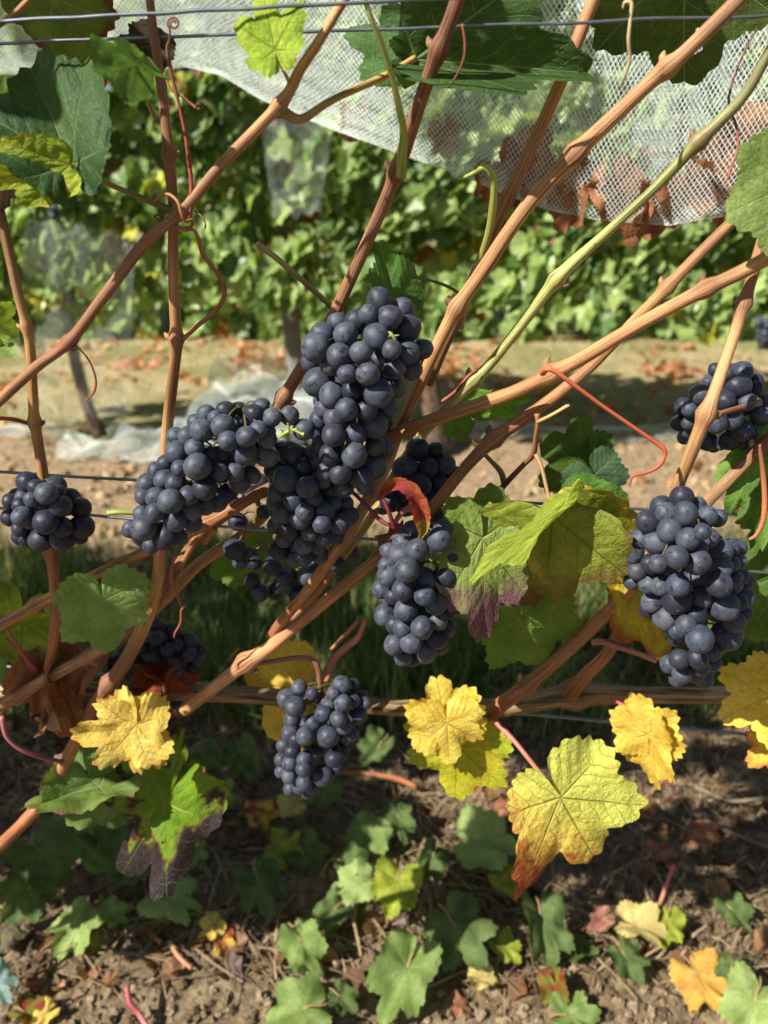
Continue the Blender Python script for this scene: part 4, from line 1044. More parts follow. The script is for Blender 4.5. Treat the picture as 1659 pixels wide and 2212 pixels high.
thin('thin dark tendril hanging below the broad top leaf', [(998, 52, .46, 4), (1004, 90, .46, 5), (1002, 125, .46, 5), (988, 160, .46, 5), (968, 190, .46, 4)], lin(170, 90, 66), lin(50, 36, 34))
thin('twisted grey dried tendril hanging in front of the dark top right leaf', [(1345, 20, .478, 4), (1350, 5, .477, 8), (1364, 8, .476, 9), (1362, 40, .476, 8), (1358, 85, .476, 9), (1360, 130, .477, 8), (1348, 168, .478, 7), (1340, 190, .48, 4)], lin(190, 176, 130), lin(170, 150, 116))
thin('short dark tendril hook left of the cane crossing', [(352, 470, .484, 4), (340, 464, .48, 4), (334, 470, .478, 4), (345, 476, .477, 4), (352, 486, .477, 3)], lin(90, 64, 48), lin(80, 60, 46))
thin('small dark tendril tip below the cane crossing', [(420, 455, .478, 4), (438, 470, .475, 4), (444, 485, .474, 4), (442, 495, .474, 3)], lin(120, 70, 54), lin(90, 100, 60))
thin('thin brown tendril curving below the node at left', [(160, 742, .482, 3), (190, 775, .48, 4), (206, 815, .48, 5), (204, 845, .48, 5), (186, 866, .48, 3)], lin(170, 110, 70), lin(180, 100, 60))
thin('upright green leaf stalk rising from the thick cane to the top edge', [(786, -10, .47, 11), (800, 35, .473, 12), (826, 100, .48, 12), (850, 180, .49, 13), (866, 250, .50, 15), (872, 292, .508, 18), (868, 340, .512, 22), (866, 384, .515, 20)], lin(176, 186, 104), lin(150, 170, 70), 'leaf_stalk', 'stalk')
thin('hooked pale green shoot with a cut tip below the cane joint', [(990, 388, .53, 6), (1020, 376, .525, 10), (1045, 362, .52, 15), (1062, 376, .52, 18), (1066, 420, .523, 18), (1060, 480, .53, 17), (1045, 540, .538, 16), (1020, 605, .548, 13), (1004, 660, .56, 14), (994, 708, .565, 18)], lin(150, 168, 74), lin(176, 160, 92), 'green_shoot', 'stalk')
thin('straight olive leafless stalk with a cut end left of the tallest cluster', [(556, 526, .52, 14), (600, 560, .53, 14), (660, 612, .545, 13), (722, 668, .56, 13)], lin(164, 160, 104), lin(130, 120, 66), 'leaf_stalk', 'stalk')
thin('thin green stalk right of the rimmed leaf behind the tallest cluster', [(885, 598, .56, 5), (930, 606, .562, 6), (965, 618, .565, 7), (990, 632, .57, 6)], lin(110, 120, 60), lin(110, 110, 60), 'leaf_stalk', 'stalk')
thin('thin olive side shoot dropping under the sloping cane', [(985, 922, .565, 8), (1020, 955, .56, 9), (1060, 995, .555, 10), (1082, 1020, .552, 13), (1090, 1048, .55, 14)], lin(150, 140, 80), lin(140, 130, 74), 'green_shoot', 'stalk')
thin('zigzag purple side shoot carrying the big folded leaf', [(1072, 1068, .54, 14), (1100, 1036, .535, 13), (1130, 1005, .525, 12), (1152, 980, .515, 13), (1158, 940, .51, 11), (1162, 912, .507, 12), (1160, 894, .507, 13)], lin(110, 54, 66), lin(170, 120, 76), 'side_shoot', 'stalk')
thin('short cut stub pointing right above the purple side shoot', [(1160, 912, .506, 9), (1185, 900, .503, 8), (1210, 886, .50, 8), (1230, 874, .497, 9)], lin(190, 150, 84), lin(210, 190, 130), 'stub', 'stalk')
thin('pink-purple stalk arching in from the left edge at lower left', [(4, 1548, .54, 12), (14, 1590, .538, 10), (45, 1618, .54, 10), (90, 1636, .545, 10), (138, 1646, .55, 9)], lin(170, 110, 104), lin(150, 84, 96), 'leaf_stalk', 'stalk')
thin('forked pinkish stub left of the purple tail above the lowest cluster', [(706, 1470, .57, 14), (722, 1425, .568, 14), (748, 1398, .565, 15), (772, 1378, .562, 14), (790, 1338, .56, 10)], lin(196, 130, 100), lin(190, 120, 100), 'stub', 'stalk')
thin('second prong of the pinkish stub above the lowest cluster', [(716, 1402, .575, 8), (745, 1372, .57, 9), (775, 1340, .565, 8)], lin(186, 130, 100), lin(170, 120, 90), 'stub', 'stalk')
thin('pink leaf stalk pointing right below the brown forked canes', [(1282, 1388, .555, 14), (1300, 1386, .548, 14), (1340, 1398, .543, 13), (1380, 1412, .54, 12), (1418, 1428, .538, 10)], lin(196, 124, 116), lin(214, 150, 136), 'leaf_stalk', 'stalk')
thin('short bright green stub left of the long slanted cluster', [(232, 1108, .475, 11), (262, 1106, .476, 12), (310, 1108, .478, 12)], lin(176, 186, 96), lin(170, 184, 90), 'stub', 'stalk')
thin('dark red stalk crossing the canes above the lower centre cluster', [(756, 1058, .50, 8), (790, 1090, .495, 9), (822, 1124, .49, 10), (860, 1142, .488, 9)], lin(110, 44, 46), lin(160, 84, 84), 'leaf_stalk', 'stalk')
thin('pink hooked cluster stalk at the top of the lower centre cluster', [(850, 1132, .485, 10), (868, 1108, .482, 13), (885, 1098, .48, 16), (902, 1108, .482, 16), (908, 1130, .486, 14)], lin(150, 80, 80), lin(190, 130, 120), 'cluster_stalk', 'stalk')
thin('short red stalk at the left edge joining the thin brown cane', [(-10, 903, .50, 9), (30, 906, .503, 9), (66, 916, .508, 9)], lin(170, 80, 70), lin(150, 70, 60), 'leaf_stalk', 'stalk')
thin('thin pink stalk at the left edge above the old cordon', [(-8, 1318, .545, 5), (25, 1375, .55, 6), (62, 1430, .555, 8), (80, 1452, .56, 8)], lin(196, 110, 100), lin(176, 90, 80), 'leaf_stalk', 'stalk')
thin('second thin pink stalk below the first at the left edge', [(10, 1380, .55, 5), (45, 1410, .553, 6), (80, 1446, .558, 7)], lin(190, 120, 96), lin(170, 96, 80), 'leaf_stalk', 'stalk')
thin('thin orange curl clinging to the low cane at the left edge', [(170, 1290, .545, 5), (145, 1285, .54, 6), (128, 1305, .537, 6), (140, 1318, .538, 6), (160, 1300, .54, 5), (165, 1285, .545, 4)], lin(190, 110, 70), lin(170, 90, 60))
thin('rusty brown twig leaning beside the pale green cane', [(955, 868, .54, 9), (985, 845, .538, 8), (1010, 815, .537, 8), (1030, 800, .54, 10)], lin(150, 80, 58), lin(150, 84, 60), 'twig', 'twig')
for k, (lab, pts, c) in enumerate([
    ('pinkish stalk lying on sunlit soil left of centre', [(0, 0), (.02, .01), (.035, .035)], (492, 1090)),
    ]):
    pass
def soil_twig(label, pts, w, c1, c2):
    W = np.array([tuple(G(x, y, h)) for x, y, h in pts])
    S = catmull(W, 24); r = w / 2 / F * ((Vector(W[0]) - CO).dot(FW))
    V, Fc, uv = tube_data(S, np.full(24, r), 7)
    cc = np.vstack([np.repeat([cmix(c1, c2, t) for t in np.linspace(0, 1, 24)], 7, axis=0), [c1[:3], c2[:3]]])
    o = link('fallen_stalk', np_mesh('fallen_stalk', np.array(V), Fc, M_STEM, True, cc, {'UV': uv})); tag(o, label, 'stalk', 'stalks fallen on the soil')
soil_twig('short orange-pink stalk on sunlit soil left of the yellow shrivelled leaf', [(324, 2002, .02), (330, 2022, .022), (348, 2036, .02)], 9, lin(206, 120, 96), lin(200, 150, 110))
soil_twig('pale pink stalk slanting on sunlit soil at lower left', [(366, 2035, .022), (385, 2065, .025), (414, 2092, .022)], 10, lin(210, 180, 120), lin(206, 130, 110))
soil_twig('magenta stalk standing at the bottom edge left of centre', [(274, 2130, .05), (280, 2165, .04), (300, 2190, .03), (322, 2225, .02)], 12, lin(190, 80, 96), lin(206, 130, 120))
soil_twig('pink stalk rising from the pale yellowish leaf at lower right', [(1456, 1868, .12), (1442, 1905, .10), (1428, 1945, .07), (1420, 1960, .05)], 9, lin(196, 96, 100), lin(190, 150, 110))
soil_twig('brown fallen cane piece in the shade right of the lowest cluster', [(720, 1668, .05), (790, 1672, .05), (850, 1680, .05), (900, 1700, .04)], 12, lin(170, 110, 70), lin(190, 120, 76))
soil_twig('thin grey twig on the dark litter at right', [(1480, 1748, .02), (1560, 1790, .02), (1659, 1830, .02)], 9, lin(150, 130, 110), lin(130, 110, 90))
soil_twig('long grey twig crossing the litter at the right edge', [(1500, 1700, .03), (1580, 1730, .025), (1680, 1720, .03)], 8, lin(140, 124, 104), lin(150, 130, 104))

# ------------------------------------------------------------------ grape clusters
BV, BF = ico(3)
BERRY_ME = []
for k in range(4):
    v = BV.copy()
    d = np.array([1 + .07 * mnoise.noise(Vector(p * 1.2 + k * 5.0)) for p in v])
    v = v * d[:, None]; v[:, 2] *= [1.0, 1.05, .97, 1.08][k]
    for nm, mt in (('a', M_BERRY), ('b', M_BERRY_DARK)):
        BERRY_ME.append(np_mesh('berry', v, BF, mt))

def hull(p):
    p = sorted(map(tuple, p))
    def half(q):
        h = []
        for a in q:
            while len(h) > 1 and (h[-1][0] - h[-2][0]) * (a[1] - h[-2][1]) - (h[-1][1] - h[-2][1]) * (a[0] - h[-2][0]) <= 0:
                h.pop()
            h.append(a)
        return h[:-1]
    return half(p) + half(p[::-1])

def cluster(label, ox, oy, sc, berries, Y, thick=1.0, stem=None, rub_shade=.15, back=.8, group='grape clusters on the near vine', seed=0, axis=None, stemcol=None):  # share of dark skins is raised for clusters lying in shade
    rs = random.Random(seed)
    B = np.array([((ox + x / sc) / 1.50693, (oy + y / sc) / 1.50693, r / sc / 1.50693) for x, y, r in berries])
    B[:, 2] = np.maximum(B[:, 2] * 1.14, np.median(B[:, 2]) * 1.0)
    n = len(B)
    H = np.array(hull(B[:, :2]))
    def hd(pt):
        d = 1e9
        for i in range(len(H)):
            a, b = H[i], H[(i + 1) % len(H)]
            e = b - a
            t = np.clip(np.dot(pt - a, e) / (e @ e), 0, 1)
            d = min(d, np.linalg.norm(pt - a - e * t))
        return d
    D = np.array([hd(q[:2]) for q in B]) + B[:, 2] * .4
    Rin = max(D.max(), 1e-3)
    prof = np.sqrt(np.maximum(0, 1 - (1 - D / Rin) ** 2))
    s0 = np.array([depth(x, y, Y) for x, y, r in B])
    k = s0.mean() / F
    T = Rin * k * thick
    dz = -T * prof * np.array([.75 + .25 * rs.random() for _ in range(n)])
    # bigger (fully seen) berries forward
    dz -= (B[:, 2] - B[:, 2].mean()) * k * .5
    xy = B[:, :2] * k; rr = B[:, 2] * k
    fixed = n
    extra = []
    idx = [i for i in range(n) if D[i] > .35 * Rin]
    for _ in range(int(n * back)):
        i = rs.choice(idx or list(range(n)))
        extra.append((xy[i, 0] + rs.uniform(-.7, .7) * rr[i], xy[i, 1] + rs.uniform(-.7, .7) * rr[i], rr.mean() * rs.uniform(.85, 1.1), T * rs.uniform(-.2, 1.0) * prof[i]))
    if extra:
        E = np.array(extra); xy = np.vstack([xy, E[:, :2]]); rr = np.concatenate([rr, E[:, 2]]); dz = np.concatenate([dz, E[:, 3]])
    m = len(rr)
    dx = np.linalg.norm(xy[:, None] - xy[None], axis=2)
    sumr = (rr[:, None] + rr[None]) * .89
    need = np.sqrt(np.maximum(0, sumr ** 2 - dx ** 2)); np.fill_diagonal(need, 0)
    order = np.sign(dz[:, None] - dz[None] + 1e-9 * (np.arange(m)[:, None] - np.arange(m)[None]))
    for it in range(90):
        gap = dz[:, None] - dz[None]
        lack = np.where(need > 0, need - np.abs(gap), 0); lack = np.maximum(lack, 0)
        mv = (lack * order * .5)
        cnt = np.maximum((lack > 1e-6).sum(1), 1)
        dz = dz + np.clip(mv.sum(1) / cnt * 1.0, -.004, .004)
        dz = np.clip(dz, -T * 1.6, T * 1.6) * .999
    root = bpy.data.objects.new('grape_cluster', None); COL.objects.link(root)
    ctr = P(B[:, 0].mean(), B[:, 1].min(), Y)
    root.location = ctr; root.empty_display_size = .02
    tag(root, label, 'grape cluster', group)
    pos = []
    for i in range(m):
        x, y = xy[i] / k
        p = P(x, y, Y); s = depth(x, y, Y)
        p = CO + ray(x, y) * (s + dz[i])
        pos.append(np.array(p))
    pos = np.array(pos); cen = pos.mean(0)
    for i in range(m):
        me = BERRY_ME[2 * rs.randrange(4) + (1 if rs.random() < rub_shade else 0)]
        o = bpy.data.objects.new('berry', me); COL.objects.link(o); o.parent = root
        rad = rr[i] / k / F * (depth(*(xy[i] / k), Y) + dz[i])
        out = Vector(pos[i] - cen) + Vector((0, -.015, -.01)) + Vector((rs.gauss(0, .01), rs.gauss(0, .01), rs.gauss(0, .01)))
        q = out.to_track_quat('Z', 'Y').to_matrix().to_4x4() @ Matrix.Rotation(rs.uniform(0, 6.28), 4, 'Z')
        o.matrix_basis = Matrix.Translation(Vector(pos[i]) - ctr) @ q @ Matrix.Diagonal((rad * rs.uniform(.94, 1.03), rad * rs.uniform(.94, 1.03), rad * rs.uniform(.95, 1.06), 1))
    # rachis: axis through the cluster with a pedicel to each berry
    if axis is None:
        yy = np.linspace(B[:, 1].min(), B[:, 1].max(), 5)[:4]
        axis = []
        for v in yy:
            w = np.exp(-((B[:, 1] - v) / (B[:, 2].mean() * 2)) ** 2)
            axis.append((float((B[:, 0] * w).sum() / w.sum()), float(v)))
    A = np.array([np.array(P(x, y, Y)) for x, y in axis])
    SA = catmull(A, 24)
    V, Fc, _ = tube_data(SA, np.linspace(.0022, .0011, 24), 6)
    off = len(V); V = list(V); Fc = list(Fc)
    for i in range(m):
        j = int(np.argmin(np.linalg.norm(SA - pos[i], axis=1))); j = max(0, j - 2)
        a, b = SA[j], pos[i]
        mid = (a + b) / 2 + np.array([0, 0, .004])
        v2, f2, _ = tube_data(catmull(np.array([a, mid, b]), 6), np.full(6, .0007), 5, False)
        V += list(v2); Fc += [tuple(q + off for q in f) for f in f2]; off += len(v2)
    sc_ = stemcol or lin(84, 92, 44)
    ra = link('rachis', np_mesh('rachis', np.array(V) - np.array(ctr), Fc, M_STEM, True, np.tile(np.array(sc_[:3]), (len(V), 1))))
    ra.parent = root
    if stem:
        st = stem_tube('peduncle', stem, M_STEM, lin(160, 100, 80), lin(150, 110, 90))
        st.parent = root; st.matrix_parent_inverse = Matrix.Translation(-ctr)
    return root

A_ = [(903,200,125),(785,330,90),(1140,275,108),(1003,362,122),(1185,472,130),(660,405,110),(470,410,90),(555,532,115),(870,560,130),(320,550,125),(243,668,135),(495,755,122),(710,718,108),(1195,718,112),(1345,688,95),(1030,690,60),(890,790,90),(1055,880,105),(1235,890,105),(200,820,85),(390,850,95),(570,940,95),(782,940,107),(275,1025,140),(625,1100,107),(890,1140,140),(420,1165,125),(1035,1090,75),(980,1290,100),(565,1300,110),(768,1305,100),(445,1395,108),(330,1290,70),(290,1410,100),(850,1460,128),(655,1560,110),(430,1570,112),(270,1530,70),(855,1680,95),(945,1690,60),(305,1670,70),(640,1770,122),(405,1770,112),(280,1835,60),(845,1890,115),(505,1960,105),(365,1940,65),(705,2000,110),(320,2010,85),(540,2110,90),(760,2080,70)]
B_ = [(720,180,75),(880,150,75),(985,140,65),(1115,180,80),(1175,115,65),(1265,200,70),(1410,185,75),(1530,300,85),(800,215,65),(860,275,92),(975,265,65),(685,310,90),(465,355,65),(570,360,80),(620,455,75),(475,490,88),(900,395,77),(1055,360,80),(1155,300,70),(1225,380,72),(1035,500,95),(845,520,75),(740,510,65),(390,580,62),(300,640,45),(500,625,65),(645,610,103),(820,655,75),(955,655,77),(235,755,85),(370,715,75),(465,745,80),(705,790,95),(300,865,80),(420,900,95),(575,850,80),(195,860,50),(1220,520,90),(800,890,90),(610,975,75),(460,1050,92),(295,990,77),(185,1000,50),(90,1130,65),(205,1120,100),(260,1260,65),(385,1190,100),(600,1070,75),(490,1190,55),(890,830,70),(990,740,80),(720,930,70),(1090,680,70)]
C_ = [(755,265,125),(650,205,85),(840,200,70),(590,435,105),(975,255,85),(890,405,98),(700,530,128),(930,620,115),(1105,500,110),(610,680,100),(575,780,60),(795,760,113),(690,880,112),(1000,740,85),(900,890,95),(1110,880,112),(1190,660,105),(1340,800,85),(860,960,105),(640,960,65),(590,1030,70),(760,1070,110),(1085,1010,98),(1275,1005,105),(955,1105,85),(690,1170,90),(1110,1150,100),(895,1230,100),(635,1285,112),(1040,1250,75),(890,1370,95),(800,1400,80),(1060,1340,90),(1230,1150,85),(1210,790,75),(1400,920,60),(1360,950,70)]
D_ = [(150,1290,110),(325,1340,72),(360,1430,75),(205,1420,75),(560,1470,100),(335,1620,80),(420,1760,90),(590,1740,85),(690,1690,85),(680,1580,80),(925,1580,97),(845,1785,102),(1020,1710,100),(1085,1660,70),(1410,1335,92),(1240,1430,90),(1180,1480,70),(1020,1470,60),(180,990,90),(460,880,70),(300,670,75),(150,800,65),(440,560,75),(1420,1140,45)]
E_ = [(478,180,102),(643,192,72),(735,320,85),(368,350,110),(575,345,90),(495,505,103),(670,490,80),(795,400,70),(590,655,95),(705,790,92),(230,660,90),(380,700,90),(165,700,55),(840,720,70),(770,860,60),(320,590,60),(650,870,75)]
F_ = [(430,920,70),(680,1010,103),(805,1165,115),(480,1110,100),(345,1040,90),(215,1110,80),(320,1150,95),(380,1290,110),(550,1380,90),(735,1350,103),(215,1340,95),(200,1250,55),(345,1470,97),(545,1530,88),(150,1465,85),(255,1530,80),(650,1605,95),(370,1660,105),(180,1710,95),(670,1755,85),(785,1640,85),(520,1825,95),(345,1825,85),(270,1795,70),(660,1910,95),(265,1980,90),(420,1960,92),(560,2040,98),(435,2100,70),(350,2090,65),(780,1470,90),(750,1830,50),(690,1990,55),(840,1290,50),(715,910,60)]
G_ = [(693,190,108),(485,275,100),(535,350,100),(730,360,118),(950,385,100),(855,270,75),(1060,400,70),(345,440,112),(565,530,120),(260,620,100),(440,640,122),(755,615,108),(965,605,100),(905,540,80),(855,720,100),(1090,740,118),(190,760,105),(640,800,112),(850,850,122),(375,870,95),(450,870,90),(560,955,98),(1090,920,110),(1200,700,70),(1270,710,75),(1200,870,80),(1260,850,55),(235,940,95),(840,1010,118),(1070,1080,125),(350,1080,95),(475,1100,95),(655,1090,110),(180,1050,60),(1225,1010,80),(1290,1000,80),(1340,1050,70),(1225,1090,70),(645,1240,138),(890,1225,105),(1125,1300,135),(1270,1260,80),(1340,1220,90),(835,1395,103),(535,1420,125),(390,1260,100),(350,1340,75),(740,1500,100),(1230,1460,110),(1330,1380,70),(880,1645,135),(1150,1610,145),(650,1550,80),(855,1840,95),(1000,1780,70),(670,1850,95),(560,1900,70),(885,1930,92),(700,2000,95),(920,2050,90),(650,2050,70),(1010,1890,65),(830,2010,50)]
H_ = [(1130,260,90),(1265,290,150),(1190,510,180),(1000,340,115),(1460,430,110),(1470,540,100),(1000,730,145),(960,540,90),(1330,750,130),(620,640,150),(540,600,100),(360,820,130),(460,860,120),(290,1075,115),(440,1070,105),(390,1280,110),(440,1210,100),(1090,1010,165),(860,1070,150),(1560,950,160),(1250,1190,155),(1060,1330,160),(740,1370,130),(930,1390,90),(1400,1220,100),(840,250,80),(740,450,70),(1620,720,80),(1250,1380,90),(820,1430,80)]
I_ = [(470,260,170),(610,340,130),(940,330,160),(180,580,120),(390,510,110),(540,550,120),(785,450,175),(970,430,90),(1200,510,140),(350,650,130),(720,655,135),(1025,660,175),(1350,690,170),(190,850,140),(390,840,160),(500,900,130),(780,930,195),(1060,1020,155),(1380,1010,185),(330,1040,90),(330,1180,120),(450,1200,130),(700,1220,195),(1060,1200,190),(1340,1170,110)]
J_ = [(810,200,90),(1030,310,120),(820,390,100),(900,380,80),(640,500,80),(970,540,88),(1090,470,80),(1250,420,100),(1240,580,95),(770,610,105),(1060,670,100),(1390,540,70),(1370,660,80),(550,690,100),(170,640,85),(340,650,80),(540,830,110),(750,780,90),(1100,800,90),(1300,760,90),(270,770,60),(420,560,80)]
K_ = [(498,345,105),(330,500,130),(440,610,135),(400,800,110),(690,840,120),(840,710,110),(920,590,80),(1100,310,125),(1260,310,90),(990,420,90),(1120,560,115),(1270,530,90),(1380,480,80),(1430,570,85),(1050,790,105),(1330,740,120),(370,980,110),(590,1030,120),(450,1080,110),(270,1160,95),(910,1030,145),(1130,900,100),(1180,1040,90),(1250,1020,80),(400,1250,105),(690,1280,110),(970,1240,110),(240,1360,80),(570,1350,100),(370,1420,105),(250,1530,80),(560,1500,100),(360,1600,100),(830,1590,140),(570,1690,110),(370,1770,95),(500,1760,70),(690,1760,90),(620,1830,60),(1000,1350,120),(1100,1250,100),(1030,1480,80),(680,430,70)]
cluster('tallest dark grape cluster at the centre in front of the thick canes', 950, 920, 3.16, A_, .49, seed=1)
cluster('long slanted grape cluster lying left of centre with green stubs', 390, 1280, 2.552, B_, .475, thick=.8, seed=2)
cluster('compact grape cluster below the tallest one in the centre', 720, 1400, 3.318, C_, .505, thick=.9, seed=3)
cluster('sparse dangling grapes with green stalks hanging behind the centre cluster', 720, 1400, 3.318, D_, .575, thick=.35, seed=4, back=.08, rub_shade=.5,
        axis=[(560, 1090), (550, 1135), (575, 1165), (590, 1210), (640, 1245)], stem=[(560, 1060, .575, 9), (556, 1100, .575, 9)])
cluster('shaded grape cluster behind the red ribbon leaf right of centre', 1190, 1400, 2.836, E_, .565, thick=.8, seed=5, rub_shade=.7)  # shade on this bunch put into darker berry skins
cluster('hanging grape cluster at lower centre left of the purple tipped leaf', 1190, 1400, 2.836, F_, .495, seed=6)
cluster('large right hand grape cluster crossing the middle wire', 2000, 1560, 3.16, G_, .475, seed=7)
cluster('round grape cluster behind the upright cane at the right edge', 2150, 1150, 4.74, H_, .535, thick=.8, seed=8, rub_shade=.3, stem=[(1524, 905, .478, 14), (1560, 892, .487, 13), (1600, 880, .50, 13), (1640, 868, .51, 18)])
cluster('small shaded grape cluster at the left edge on the wires', 0, 1520, 5.184, I_, .495, seed=9, rub_shade=.8)  # mostly dark skins, so the berry colour carries its shade
cluster('blurred dark grape cluster lying on the cordon at lower left', 300, 1980, 3.95, J_, .60, thick=.8, seed=10, rub_shade=.8)  # dark skins again stand in for shade on the berries
cluster('lowest grape cluster hanging from a bent pink stalk before the cordon', 860, 2160, 4.366, K_, .56, seed=11, stem=[(532, 1436, .548, 11), (580, 1430, .553, 11), (640, 1421, .557, 12), (672, 1424, .558, 13), (688, 1445, .558, 13), (692, 1500, .56, 13), (690, 1530, .56, 12)])

# bright green bare stalk ends showing on two clusters
for lab, pts, br in (('bright green bare stalk ends at the top right of the slanted cluster', [(600, 948, .452, 5), (612, 938, .45, 8), (628, 930, .448, 7), (642, 926, .447, 4)],
                      [[(614, 938, .45, 6), (606, 925, .449, 4)], [(625, 932, .448, 6), (622, 914, .446, 4)], [(634, 928, .447, 6), (650, 936, .446, 5), (656, 938, .446, 9)], [(606, 942, .451, 5), (598, 952, .451, 3)]]),
                     ('bright green bare stalk ends at the upper right of the tallest cluster', [(836, 716, .462, 4), (846, 722, .46, 7), (854, 736, .459, 5)], [[(846, 722, .46, 5), (838, 730, .459, 4)], [(848, 726, .46, 5), (862, 724, .459, 3)]])):
    o = thin(lab, pts, lin(170, 190, 76), lin(160, 180, 70), 'cluster_stalk', 'stalk')
    for b in br:
        q = stem_tube('pedicel', b, M_STEM, lin(164, 186, 74), lin(176, 190, 90), o)

# ------------------------------------------------------------------ far vine row
def far_leaf_proto(seed):
    rs = random.Random(seed); n = 22
    V = [(0, 0, 0)]
    for j in range(n):
        a = -math.pi * .96 + 2 * math.pi * .96 * j / (n - 1)
        R = leaf_R(a, .5, 1.0) * (1 + (.06 if j % 2 else -.06))
        x, y = R * math.sin(a), R * math.cos(a)
        V.append((x * math.cos(.4), y, abs(x) * .35 - .25 * y * y + rs.uniform(-.08, .08)))
    Fc = [(0, j + 2, j + 1) for j in range(n - 1)]
    return np.array(V), np.array(Fc)
FLP = [far_leaf_proto(k) for k in range(5)]

def far_col():
    t = RNG.random()
    if t < .03:
        return lin(196, 190, 70)
    if t < .05:
        return lin(150, 96, 56)
    return cmix(lin(82, 112, 52), lin(172, 190, 112), RNG.random() ** 1.2)

FAR_ME = []
for k in range(15):
    v, f = FLP[k % 5]
    c = far_col()
    while c[0] > c[1]:
        c = far_col()
    FAR_ME.append(np_mesh('leaf', v, f, M_FARLEAF, False, np.tile(np.array(c[:3]), (len(v), 1))))

def orient(toward):
    n = toward + RNG.normal(size=3) * .45; n /= np.linalg.norm(n)
    y = np.array([RNG.normal() * .5, RNG.normal() * .3, -1.0]); y -= n * (n @ y); y /= np.linalg.norm(y)
    x = np.cross(y, n)
    return np.stack([x, y, n], 1)

def canopy_ok(x, z):
    low = .55 + .22 * mnoise.noise(Vector((x * 1.9, 2.2, 0))) + .10 * mnoise.noise(Vector((x * 6, 1.2, 0)))
    return z > low

def far_vine(label, x0, x1, trunk, yrow=3.05):
    root = bpy.data.objects.new('grapevine', None); COL.objects.link(root)
    root.location = (trunk[0][0], trunk[0][1], 0)
    tag(root, label, 'grapevine', 'vines of the next row')
    T = np.array(trunk); S = catmull(T, 28)
    bump = lambda i, j, l: .16 * mnoise.noise(Vector((j * 1.3, l * 9, x0)))
    V, Fc, uv = tube_data(S[:, :3], S[:, 3], 12, True, bump)
    tr = link('trunk', np_mesh('trunk', np.array(V) - np.array(root.location), Fc, M_TRUNK, True, np.tile(np.array(lin(92, 76, 62)[:3]), (len(V), 1)), {'UV': uv})); tr.parent = root
    bag = Bag(); nobj = 0
    cnt = int(1750 * (x1 - x0))
    for i in range(cnt):
        x = RNG.uniform(x0, x1); z = RNG.uniform(.48, 1.95); layer = RNG.random()
        if not canopy_ok(x, z):
            continue
        d = fbm(x * 1.0, z, 3.2, 2)
        y = yrow - .22 + .16 * d + (0 if layer < .55 else RNG.uniform(.05, .5))
        if layer < .55 and d > .14:
            continue
        s = RNG.uniform(.040, .074)
        R = orient(np.array([-.35, -.75, .45])) if layer < .7 else orient(np.array([0, -.5, .8]))
        if layer < .55 and nobj < 160 and abs(x) < 1.75 and z < 1.7:
            o = bpy.data.objects.new('leaf', FAR_ME[int(RNG.integers(15))]); COL.objects.link(o); o.parent = root
            M = Matrix([[*(R[r] * s), 0] for r in range(3)] + [[0, 0, 0, 1]]); M.translation = Vector((x, y, z)) - root.location
            o.matrix_basis = M; nobj += 1
        else:
            v, f = FLP[i % 5]
            bag.add((v * s) @ R.T + np.array([x, y, z]) - np.array(root.location), f, far_col())
    fo = link('foliage', bag.mesh('foliage', M_FARLEAF, False)); fo.parent = root; fo['kind'] = 'stuff'
    # canes inside
    for k in range(4):
        xx = RNG.uniform(x0 + .1, x1 - .1)
        q = np.array([[xx, yrow, .62], [xx + RNG.normal() * .05, yrow - .02, 1.1], [xx + RNG.normal() * .12, yrow, 1.8]])
        v, f, uv = tube_data(catmull(q, 12), np.full(12, .005), 6)
        c = link('cane', np_mesh('cane', np.array(v) - np.array(root.location), f, M_CANE, True, np.tile(np.array(lin(150, 96, 62)[:3]), (len(v), 1)), {'UV': uv})); c.parent = root
def trunk_from(px):
    return px
pA = G(213, 932); pB = G(940, 985)
YR = 3.0
def tk(points):
    out = []
    for x, y, Y, w in points:
        p = P(x, y, Y); out.append((p.x, p.y, p.z, w / 2 / F * depth(x, y, Y)))
    return out
far_vine('vine of the next row with a leaning dark trunk behind the left canes', -2.0, -.62, tk([(218, 945, 2.95, 34), (190, 880, 2.97, 27), (165, 790, 3.0, 25), (150, 700, 3.02, 25), (150, 620, 3.05, 30)]))
far_vine('vine of the next row beside the weathered post at the centre left', -.62, .12, tk([(735, 945, 3.05, 34), (740, 860, 3.07, 32), (735, 760, 3.08, 30), (738, 660, 3.08, 28)]))
far_vine('vine of the next row with a dark trunk behind the centre canes', .12, .78, tk([(948, 965, 2.95, 56), (938, 900, 2.97, 46), (925, 810, 3.0, 42), (930, 720, 3.02, 38), (940, 640, 3.05, 30)]))
far_vine('vine of the next row at the right edge with a hanging blue cluster', .78, 2.0, tk([(1790, 950, 3.0, 40), (1780, 850, 3.02, 38), (1770, 700, 3.05, 34), (1770, 640, 3.05, 30)]))
# trunk seen left of the leaning one
def post():
    b = P(110, 905, 3.1); o = None
    bx, by = P(632, 700, 3.0).x, 3.0
    n = 14
    C = np.array([(bx + .01 * math.sin(i), by, z) for i, z in enumerate(np.linspace(-.05, 1.95, n))])
    V, Fc, uv = tube_data(C, np.full(n, .036), 14, True, lambda i, j, l: .04 * mnoise.noise(Vector((j * 2.1, l * 4, 3))))
    o = link('trellis_post', np_mesh('trellis_post', np.array(V), Fc, M_POST, True))
    tag(o, 'weathered grey wooden trellis post among the next row foliage', 'post')
post()

